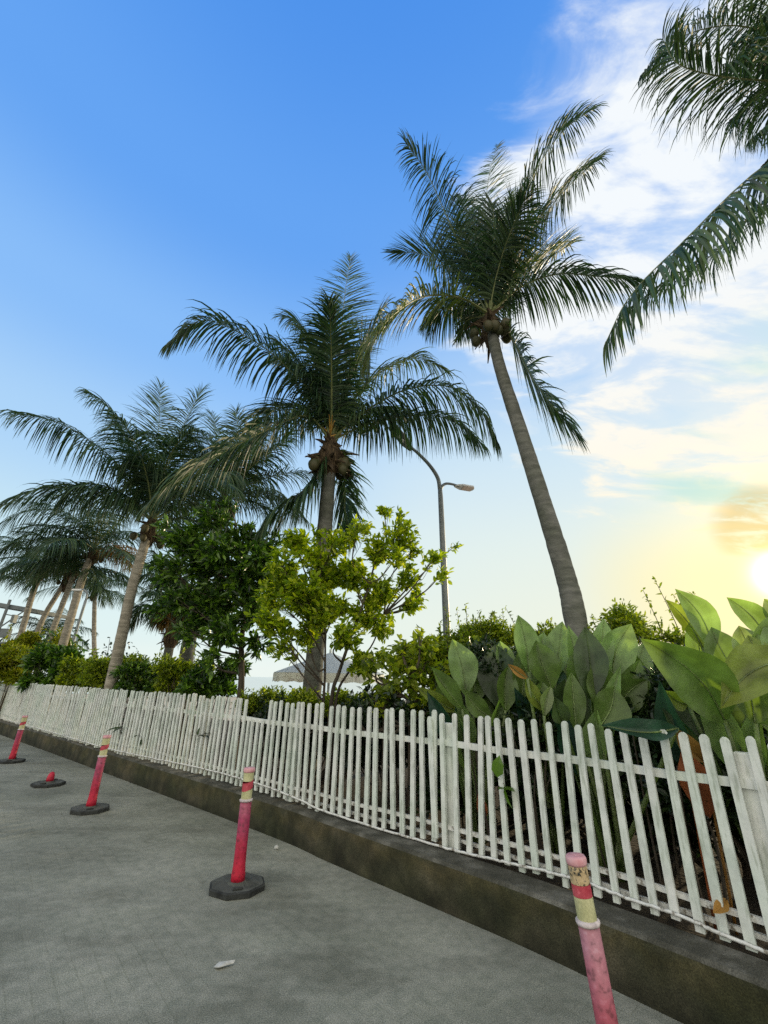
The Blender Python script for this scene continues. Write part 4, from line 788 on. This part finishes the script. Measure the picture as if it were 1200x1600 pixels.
def broad_plant(label, centre, specs, seed, fillers=14, ztop=1.95, group='broad-leaved plants behind the fence'):
    """centre (px, Y); specs (bx,by,tx,ty,width px,Y base,Y tip,tone,bow,roll)"""
    rng = np.random.default_rng(seed); cx_, cY = centre; c = P(cx_, 1100, cY); ground = np.array([c[0], c[1], .22])
    root = thing('broad_leaved_plant', ground, label, 'plant', group)
    for i, (bx, by, tx, ty, wpx, Yb, Yt, tone, bow, roll) in enumerate(specs):
        b = P(bx, by, Yb); t_ = P(tx, ty, Yt); dist = np.linalg.norm((b + t_) / 2 - [0, 0, EYE]); off_ = math.hypot((bx + tx) / 2 - 600, (by + ty) / 2 - 800)
        w = wpx * dist / math.hypot(FPX, off_) * 1.0
        mb = MB(); ml = blade(mb, b, t_, w, bow, roll, back=rng.uniform(.05, .2), fold=rng.uniform(.2, .36), wav=.05, seed=seed * 10 + i)
        st = ground + np.array([rng.uniform(-.08, .08), rng.uniform(-.08, .08), 0])
        tube(mb, spline([st, (st + b) / 2 + (ml[1] - ml[0]) * -.4, b], 8), np.linspace(.020, .013, 8), 6, 1)
        tube(mb, ml[:-1] - unit(np.cross(np.cross(ml[-1] - ml[0], ml[0] - [0, 0, EYE]), ml[-1] - ml[0])) * .000, np.linspace(.0065, .0015, len(ml) - 1), 5, 1)
        mb.build('leaf', [BROAD.get(tone) or MAT[tone], BROAD['pale'] if tone != 'dark' else BROAD['mid']], root, smooth=True)
    for i in range(fillers):
        a = i * 2.4 + rng.uniform(0, 1); rr = rng.uniform(.04, .34); o_ = np.array([math.cos(a), math.sin(a), 0.])
        zb = rng.uniform(.75, 1.15); zt = min(ztop, zb + rng.uniform(.45, .75)) * rng.uniform(.9, 1.)
        b = ground + o_ * rr * .6 + [0, .12, 0]; b[2] = zb; t_ = ground + o_ * (rr * 1.2 + .12) + [0, .15, 0]; t_[2] = zt; tone = ['mid', 'dark', 'light', 'mid', 'teal'][i % 5]
        mb = MB(); blade(mb, b, t_, rng.uniform(.14, .22), rng.normal(0, .06), rng.normal(0, .5), back=rng.uniform(.05, .3), fold=rng.uniform(.2, .4), wav=.05, seed=seed * 50 + i)
        tube(mb, spline([ground + o_ * .05, (ground + b) / 2 + o_ * .02, b], 6), np.linspace(.018, .011, 6), 6, 1); mb.build('leaf', [BROAD[tone], BROAD['mid']], root, smooth=True)
    return root
broad_plant('pale green pointed clump nearest the lamp post', (735, 4.6), [
    (728, 1085, 708, 997, 46, 4.6, 4.65, 'light', -.05, .2), (722, 1108, 676, 1042, 30, 4.5, 4.4, 'mid', .03, .5), (782, 1108, 772, 1004, 62, 4.6, 4.75, 'dark', -.03, -.2),
    (795, 1060, 782, 1000, 30, 4.7, 4.8, 'light', 0, .3), (766, 1120, 727, 1078, 30, 4.4, 4.35, 'mid', .1, .2), (715, 1112, 652, 1072, 22, 4.7, 4.6, 'yellow', .05, .3), (750, 1120, 748, 1050, 36, 4.8, 4.9, 'dark', .0, .2), (800, 1120, 806, 1050, 34, 4.9, 5.0, 'teal', .0, .1), (740, 1100, 742, 1030, 40, 4.7, 4.8, 'mid', .0, .3), (790, 1110, 795, 1040, 34, 4.5, 4.5, 'mid', .05, .3), (700, 1115, 690, 1060, 34, 4.7, 4.7, 'mid', .0, .2)], 101)
broad_plant('clump holding the half-yellow leaf, left of the tall palm trunk', (845, 4.3), [
    (826, 1050, 810, 960, 38, 4.4, 4.45, 'light', -.04, .2), (862, 1075, 838, 1000, 48, 4.3, 4.3, 'mid', .03, .2), (868, 1060, 878, 967, 38, 4.5, 4.6, 'light', .0, -.1),
    (856, 1112, 822, 1056, 24, 4.15, 4.1, 'yellow', .1, .2), (824, 1060, 795, 1038, 13, 4.1, 4.05, 'orangeleaf', .03, .2), (850, 1118, 862, 1072, 20, 4.0, 4.0, 'pale', .06, .3),
    (836, 1120, 835, 1050, 42, 4.6, 4.7, 'dark', 0, .2), (872, 1110, 866, 1030, 34, 4.5, 4.5, 'teal', 0, .2), (886, 1075, 895, 992, 36, 4.6, 4.7, 'mid', 0, .2), (840, 1085, 852, 985, 44, 4.5, 4.6, 'light', .04, .2), (815, 1090, 818, 1010, 40, 4.5, 4.5, 'mid', -.03, .2), (845, 1120, 848, 1065, 44, 4.2, 4.2, 'mid', .03, .3), (880, 1125, 884, 1060, 40, 4.1, 4.1, 'dark', .0, .2)], 102)
broad_plant('tall upright clump with grey-green leaves in front of the tall palm trunk', (925, 3.9), [
    (923, 1092, 914, 978, 50, 3.85, 3.9, 'dark', -.03, .1), (934, 1060, 946, 963, 34, 4.0, 4.1, 'light', .0, .2), (958, 1082, 990, 972, 52, 4.0, 4.05, 'light', .10, .25), (900, 1080, 889, 975, 26, 4.1, 4.2, 'light', -.04, .3),
    (900, 1140, 893, 1050, 34, 3.8, 3.8, 'mid', .0, .2), (938, 1134, 960, 1072, 54, 3.7, 3.7, 'mid', -.08, .2), (915, 1150, 912, 1070, 52, 3.9, 3.9, 'dark', .0, .2), (965, 1120, 1012, 1062, 46, 3.9, 3.8, 'mid', .12, .2),
    (948, 1130, 956, 1040, 44, 4.1, 4.2, 'dark', .0, .2), (1058, 1138, 943, 1130, 34, 3.08, 2.92, 'teal', .07, .5), (880, 1130, 868, 1090, 30, 3.8, 3.7, 'dark', .05, .3), (975, 1090, 985, 1010, 48, 4.1, 4.1, 'mid', .05, .3), (955, 1110, 968, 1020, 46, 4.0, 4.1, 'light', .0, .2), (900, 1100, 902, 1010, 46, 4.0, 4.1, 'mid', -.05, .2), (985, 1130, 1000, 1030, 44, 3.9, 3.9, 'mid', .05, .2), (940, 1120, 938, 1030, 46, 3.8, 3.9, 'mid', .0, .2), (1000, 1110, 1012, 1000, 40, 4.0, 4.1, 'light', .08, .3)], 103)
broad_plant('largest clump at the right edge with a huge arching leaf', (1150, 3.2), [
    (1132, 1125, 1008, 1004, 84, 3.05, 2.85, 'mid', -.10, .05), (1115, 1020, 1055, 918, 40, 3.4, 3.55, 'light', -.10, .2), (1098, 1012, 1040, 935, 26, 3.5, 3.6, 'yellow', -.06, .2), (1200, 1000, 1136, 932, 36, 3.3, 3.4, 'light', -.08, .2),
    (1240, 1000, 1194, 934, 40, 3.2, 3.3, 'pale', -.05, .2), (1160, 1065, 1112, 978, 50, 3.2, 3.3, 'mid', .05, .2), (1245, 1030, 1134, 1100, 72, 2.9, 2.8, 'yellow', -.10, .1), (1190, 1060, 1155, 975, 46, 3.1, 3.2, 'pale', .0, .2),
    (1150, 1140, 1120, 1060, 40, 3.1, 3.1, 'dark', .0, .2), (1230, 1120, 1210, 1020, 60, 3.0, 3.0, 'mid', .0, .2), (1260, 1150, 1190, 1130, 60, 2.75, 2.7, 'mid', .05, .2), (1075, 1100, 1042, 1080, 26, 3.4, 3.3, 'yellow', .1, .2), (1120, 1100, 1070, 1040, 46, 3.4, 3.3, 'mid', .0, .3), (1240, 990, 1175, 1000, 40, 3.1, 3.1, 'pale', -.1, .2), (1215, 1090, 1170, 990, 60, 3.0, 3.1, 'yellow', .0, .3), (1180, 1130, 1165, 1040, 60, 2.95, 2.95, 'mid', .0, .3), (1100, 1060, 1085, 965, 42, 3.5, 3.6, 'light', .0, .3), (1250, 1080, 1205, 960, 60, 3.0, 3.1, 'light', .0, .2)], 104)
# dry coloured leaves behind the right pickets
def lone(name, label, cat, b, t_, w, mat, seed, bow=.05, roll=.2, stem=None):
    mb = MB(); ml = blade(mb, P(*b), P(*t_), w, bow, roll, back=.15, fold=.15, wav=.06, seed=seed)
    if stem is not None: tube(mb, spline([np.array([P(*b)[0], P(*b)[1] + .05, .22]), P(*b)], 5), .008, 5)
    return tag(mb.build(name, MAT.get(mat) or BROAD[mat], smooth=True), label, cat)
lone('dry_leaf', 'large dull red dying leaf hanging behind the right-hand pickets', 'leaf', (1068, 1175, 3.15), (1108, 1280, 3.1), .20, 'redleaf', 1, stem=1)
lone('dry_leaf', 'orange-brown leaf just above the red one, behind pickets', 'leaf', (1100, 1190, 3.12), (1058, 1140, 3.07), .12, 'orangeleaf', 2, stem=1)
lone('dry_leaf', 'rusty leaf low behind the pickets left of centre clump', 'leaf', (748, 1240, 4.3), (756, 1285, 4.3), .09, 'redleaf', 3, stem=1)
lone('dry_leaf', 'small orange leaf lying by the right fence post foot', 'leaf', (1135, 1405, 2.95), (1115, 1425, 2.9), .06, 'orangeleaf', 4)
lone('dry_leaf', 'thin orange leaf behind the pickets below the half-yellow leaf', 'leaf', (842, 1180, 3.9), (836, 1140, 3.9), .045, 'orangeleaf', 5, stem=1)
# bare stems filling the shade behind the fence
rng = np.random.default_rng(120); root = None
for k_ in range(34):
    s_ = rng.uniform(2.0, 8.6); p = fpt(s_); tn = ftan(s_); nn = np.array([tn[1], -tn[0]]); nn = nn if nn @ np.array([1, 1.]) > 0 else -nn
    q = p + nn * rng.uniform(.2, .8)
    if k_ == 0: root = thing('stem_thicket', (q[0], q[1], .24), 'upright brown stems standing in the shade behind the right pickets', 'stems'); mb = MB()
    tube(mb, spline([[q[0], q[1], .2], [q[0] + rng.normal(0, .05), q[1] + rng.normal(0, .05), .7], [q[0] + rng.normal(0, .12), q[1] + rng.normal(0, .12), rng.uniform(1.0, 1.35)]], 7), np.linspace(.011, .005, 7) * rng.uniform(.7, 1.3), 5)
o = mb.build('stems', MAT['darkbark'], root); o['kind'] = 'stuff'; root['kind'] = 'stuff'
# sprigs poking out between the pickets
def sprig(label, px, py, n_, seed, L_=.14, W_=.05, spread=.1, mat='deepleaf'):
    rng = np.random.default_rng(seed); q = None
    for s_ in np.arange(2, smax, .02):
        c = np.array([*fpt(s_), 0]); 
        d = ROT @ np.array([px - 600., 800. - py, -FPX]); a1 = math.atan2(d[0], d[1]); a2 = math.atan2(c[0], c[1])
        if a2 < a1: break
    tt = math.hypot(*c[:2]) / math.hypot(d[0], d[1]); c = np.array([d[0], d[1], d[2]]) * tt + [0, 0, EYE]; v = unit(np.array([-c[0], -c[1], 0])); c = c + v * .05
    root = thing('sprig', c, label, 'sprig', None); C = c + rng.normal(0, spread, (n_, 3)) * [1, .4, .7]; mb = MB()
    leaves(mb, C, rng.normal(size=(n_, 3)) + v * .8 + [0, 0, -.2], L_, W_, rng); mb.build('leaves', MAT[mat], root)
    mb = MB()
    for q in C: tube(mb, [c - v * .25, (c + q) / 2 - v * .05, q], [.006, .004, .002], 4)
    mb.build('stem', MAT['darkbark'], root)
sprig('small dark sprig poking through the pickets above the stub', 190, 1137, 6, 1, .22, .05, .06)
sprig('tiny dark sprig on the fence between the two red bollards', 222, 1152, 3, 2, .14, .05, .03)
sprig('leafy sprig hanging on the pickets left of the whole red bollard', 323, 1146, 6, 3, .13, .05, .06)
sprig('green heart-leaved sprig out through the pickets below the broad leaves', 782, 1222, 3, 4, .16, .11, .035, 'darkleaf')
# @@FURNITURE
# double-arm street lamp
def lamp(name, label, pole, r0, Y):
    b = P(*pole[0]); b0 = np.array([b[0], b[1], -.9 if Y > 7 else .2]); root = thing(name, b0, label, 'street lamp'); return root, b0
root, b0 = lamp('street_lamp', 'tall grey two-armed street lamp behind the yellow-green tree', [(699, 1012, 9.)], .07, 9.)
mb = MB(); tube(mb, spline([b0, P(699, 1012, 9.), P(694, 900, 9.), P(689, 790, 9.), P(687.5, 765, 9.)], 24), np.linspace(.085, .052, 24), 10); mb.build('pole', MAT['metal'], root, smooth=True)
mb = MB(); tube(mb, spline([P(687.5, 766, 9.), P(684, 747, 8.98), P(672, 728, 8.95), P(656, 711, 8.92), P(640, 697, 8.9)], 20), np.linspace(.05, .034, 20), 10); mb.build('arm', MAT['metal'], root, smooth=True)
mb = MB(); tube(mb, spline([P(688, 775, 9.), P(689.5, 762, 9.), P(696, 756, 9.02), P(706, 756.5, 9.05), P(718, 760, 9.1)], 16), np.linspace(.04, .026, 16), 8); mb.build('arm', MAT['metal'], root, smooth=True)
a, b_ = P(643, 703, 8.9), P(611, 664, 8.85); ax = unit(b_ - a); vw = unit(a - [0, 0, EYE]); nv = unit(np.array([.25, -.45, -.9])); nv = unit(nv - (nv @ ax) * ax); sx = np.cross(nv, ax); ln = np.linalg.norm(b_ - a)
mb = MB(); w_ = .115; prism(mb, [a - sx * .05, a + sx * .05, a + ax * ln * .3 + sx * w_, a + ax * ln * .95 + sx * w_, a + ax * ln + sx * w_ * .7, a + ax * ln - sx * w_ * .7, a + ax * ln * .95 - sx * w_, a + ax * ln * .3 - sx * w_], nv, .07); hd = bevel(mb.build('lamp_head', MAT['lamphead'], root), .012)
for u_, s_ in ((.38, .25), (.55, .2), (.72, .15)):
    mb = MB(); c = a + ax * ln * u_ + sx * w_ * s_ + nv * .036; tube(mb, [c, c + nv * .018], [.05, .038], 12); mb.build('lens', MAT['lens'], hd)
a, b_ = P(710, 759, 9.08), P(740, 764, 9.3); ax = unit(b_ - a); nv = unit(np.array([0, -.25, -1.])); nv = unit(nv - (nv @ ax) * ax); sx = np.cross(nv, ax); ln = np.linalg.norm(b_ - a)
mb = MB(); prism(mb, [a - sx * .03, a + sx * .03, a + ax * ln * .35 + sx * .1, a + ax * ln * .9 + sx * .1, a + ax * ln + sx * .03, a + ax * ln - sx * .03, a + ax * ln * .9 - sx * .1, a + ax * ln * .35 - sx * .1], nv, .045); hd = bevel(mb.build('lamp_head', MAT['lens'], root), .01)
mb = MB(); prism(mb, [a + ax * ln * .4 + sx * .08 + nv * .028, a + ax * ln * .88 + sx * .08 + nv * .028, a + ax * ln * .88 - sx * .08 + nv * .028, a + ax * ln * .4 - sx * .08 + nv * .028], nv, .012); mb.build('lamp_glass', MAT['peach'], hd)
# slim lamp post far left
q = P(107, 1030, 15.); b0 = np.array([q[0], q[1], -.9]); root = thing('street_lamp', b0, 'slim grey lamp post between the left palm cluster and the large palm', 'street lamp')
mb = MB(); tube(mb, spline([b0, q, P(118, 990, 15.), P(134, 938, 15.)], 12), .045, 8); mb.build('pole', MAT['metal'], root, smooth=True)
mb = MB(); tube(mb, spline([P(134, 938, 15.), P(136, 928, 15.), P(132, 922, 15.), P(124, 921, 15.)], 10), .03, 8); mb.build('arm', MAT['metal'], root, smooth=True)
c = P(121, 922, 15.); mb = MB(); box(mb, c, .34, .14, .07); bevel(mb.build('lamp_head', MAT['lens'], root), .02)
# beach umbrella
Yu = 11.; cl, crr = P(428, 1057, Yu), P(600, 1062, Yu); cc = (cl + crr) / 2; Rr = np.linalg.norm(crr - cl) / 2; apex = P(514, 1020, Yu); apex = np.array([cc[0], cc[1], apex[2] + .0])
root = thing('beach_umbrella', (cc[0], cc[1], -.95), 'white beach umbrella with a printed scalloped edge behind the centre palm', 'umbrella')
mb = MB(); k = 8; an = np.linspace(0, 2 * np.pi, k * 6, endpoint=False); rows = []
for t_ in np.linspace(0.02, 1, 8): 
    rr = Rr * t_ * (1 - .045 * t_ * (1 - np.cos((an % (2 * np.pi / k)) * k)) / 2); rows.append(np.c_[cc[0] + rr * np.cos(an), cc[1] + rr * np.sin(an), np.full(len(an), apex[2] + (cc[2] + .10 - apex[2]) * t_ ** 1.05)])
n_ = len(an); i = np.arange(7)[:, None] * n_; j = np.arange(n_)[None]; mb.add(np.vstack(rows), [np.stack([i + j, i + (j + 1) % n_, i + n_ + (j + 1) % n_, i + n_ + j], -1).reshape(-1, 4)])
cn = mb.build('canopy', MAT['canvas'], root); mod = cn.modifiers.new('thick', 'SOLIDIFY'); mod.thickness = .006
mb = MB(); lo = rows[-1].copy(); lo[:, 2] -= .17 + .03 * np.abs(np.sin(an * 12)); lo[:, :2] = cc[:2] + (lo[:, :2] - cc[:2]) * 1.005; mb.add(np.vstack([rows[-1] - [0, 0, .004], lo]), [np.stack([j[0], (j[0] + 1) % n_, n_ + (j[0] + 1) % n_, n_ + j[0]], -1)]); vl = mb.build('valance', MAT['valance'], root); mod = vl.modifiers.new('thick', 'SOLIDIFY'); mod.thickness = .005
mb = MB(); tube(mb, [[cc[0], cc[1], -.95], [cc[0], cc[1], apex[2] + .08]], .03, 8); mb.build('pole', MAT['white'], root, smooth=True)
q = P(427, 1075, 11.); 
mb = MB()
for aa in an[::6]: tube(mb, [[cc[0], cc[1], apex[2] - .35], [cc[0] + Rr * .95 * math.cos(aa), cc[1] + Rr * .95 * math.sin(aa), cc[2] + .08]], .008, 4)
mb.build('ribs', MAT['metal'], root)
# beach pavilion behind the far-left palms
root = thing('beach_pavilion', tuple(np.array([P(-10, 1000, 24.)[0], 24., -.95])), 'grey open-roofed pavilion at the left edge behind the palms', 'pavilion')
Yp = 24.
def pbox(name, x0, y0, x1, y1, Y_, dep, mat):
    a_, b2 = P(x0, y0, Y_), P(x1, y1, Y_); c = (a_ + b2) / 2; mb = MB(); box(mb, [c[0], Y_ + dep / 2, c[2]], abs(b2[0] - a_[0]), dep, abs(a_[2] - b2[2])); return bevel(mb.build(name, MAT[mat], root), .02)
a_, b2 = P(-120, 925, Yp), P(41, 952, Yp)
mb = MB(); ax = unit(b2 - a_); c = (a_ + b2) / 2; box(mb, c + [0, 2, 0], np.linalg.norm(b2 - a_), 4., .22, ax, az=np.cross(ax, [0, 1., 0]) if np.cross(ax, [0, 1., 0])[2] > 0 else -np.cross(ax, [0, 1., 0])); bevel(mb.build('roof', MAT['greyroof'], root), .02)
for (x0, y0, x1, y1) in ((16, 937, -4, 990), (-30, 930, -50, 1000)):
    mb = MB(); q0, q1 = P(x0, y0, Yp - .1), P(x1, y1, Yp - .1); q2 = q1.copy(); q1 = q0 + (q1 - q0) * 3; q1[2] = max(q1[2], -.95); tube(mb, [q0, q2, [q2[0], q2[1], -.95]], .07, 8); mb.build('pillar', MAT['greyroof'], root)
mb = MB(); tube(mb, [P(40, 953, Yp - .2), P(0, 980, Yp - .2)], .035, 6); mb.build('brace', MAT['metal'], root)
mb = MB(); tube(mb, [P(10, 960, Yp - .3), P(25, 963, Yp - .3)], .03, 6); q = P(22, 967, Yp - .3); box(mb, q, .16, .25, .42); mb.build('camera_bracket', MAT['lamphead'], root)
pbox('sign_board', -40, 981, 9, 996, Yp - .1, .3, 'greyroof')
pbox('wall', -140, 1006, 30, 1034, Yp, 4., 'darkwall'); pbox('eave', -150, 1000, 34, 1006.5, Yp - .4, 5., 'greyroof'); pbox('eave', -150, 1027, 20, 1032, Yp - .6, .5, 'white')
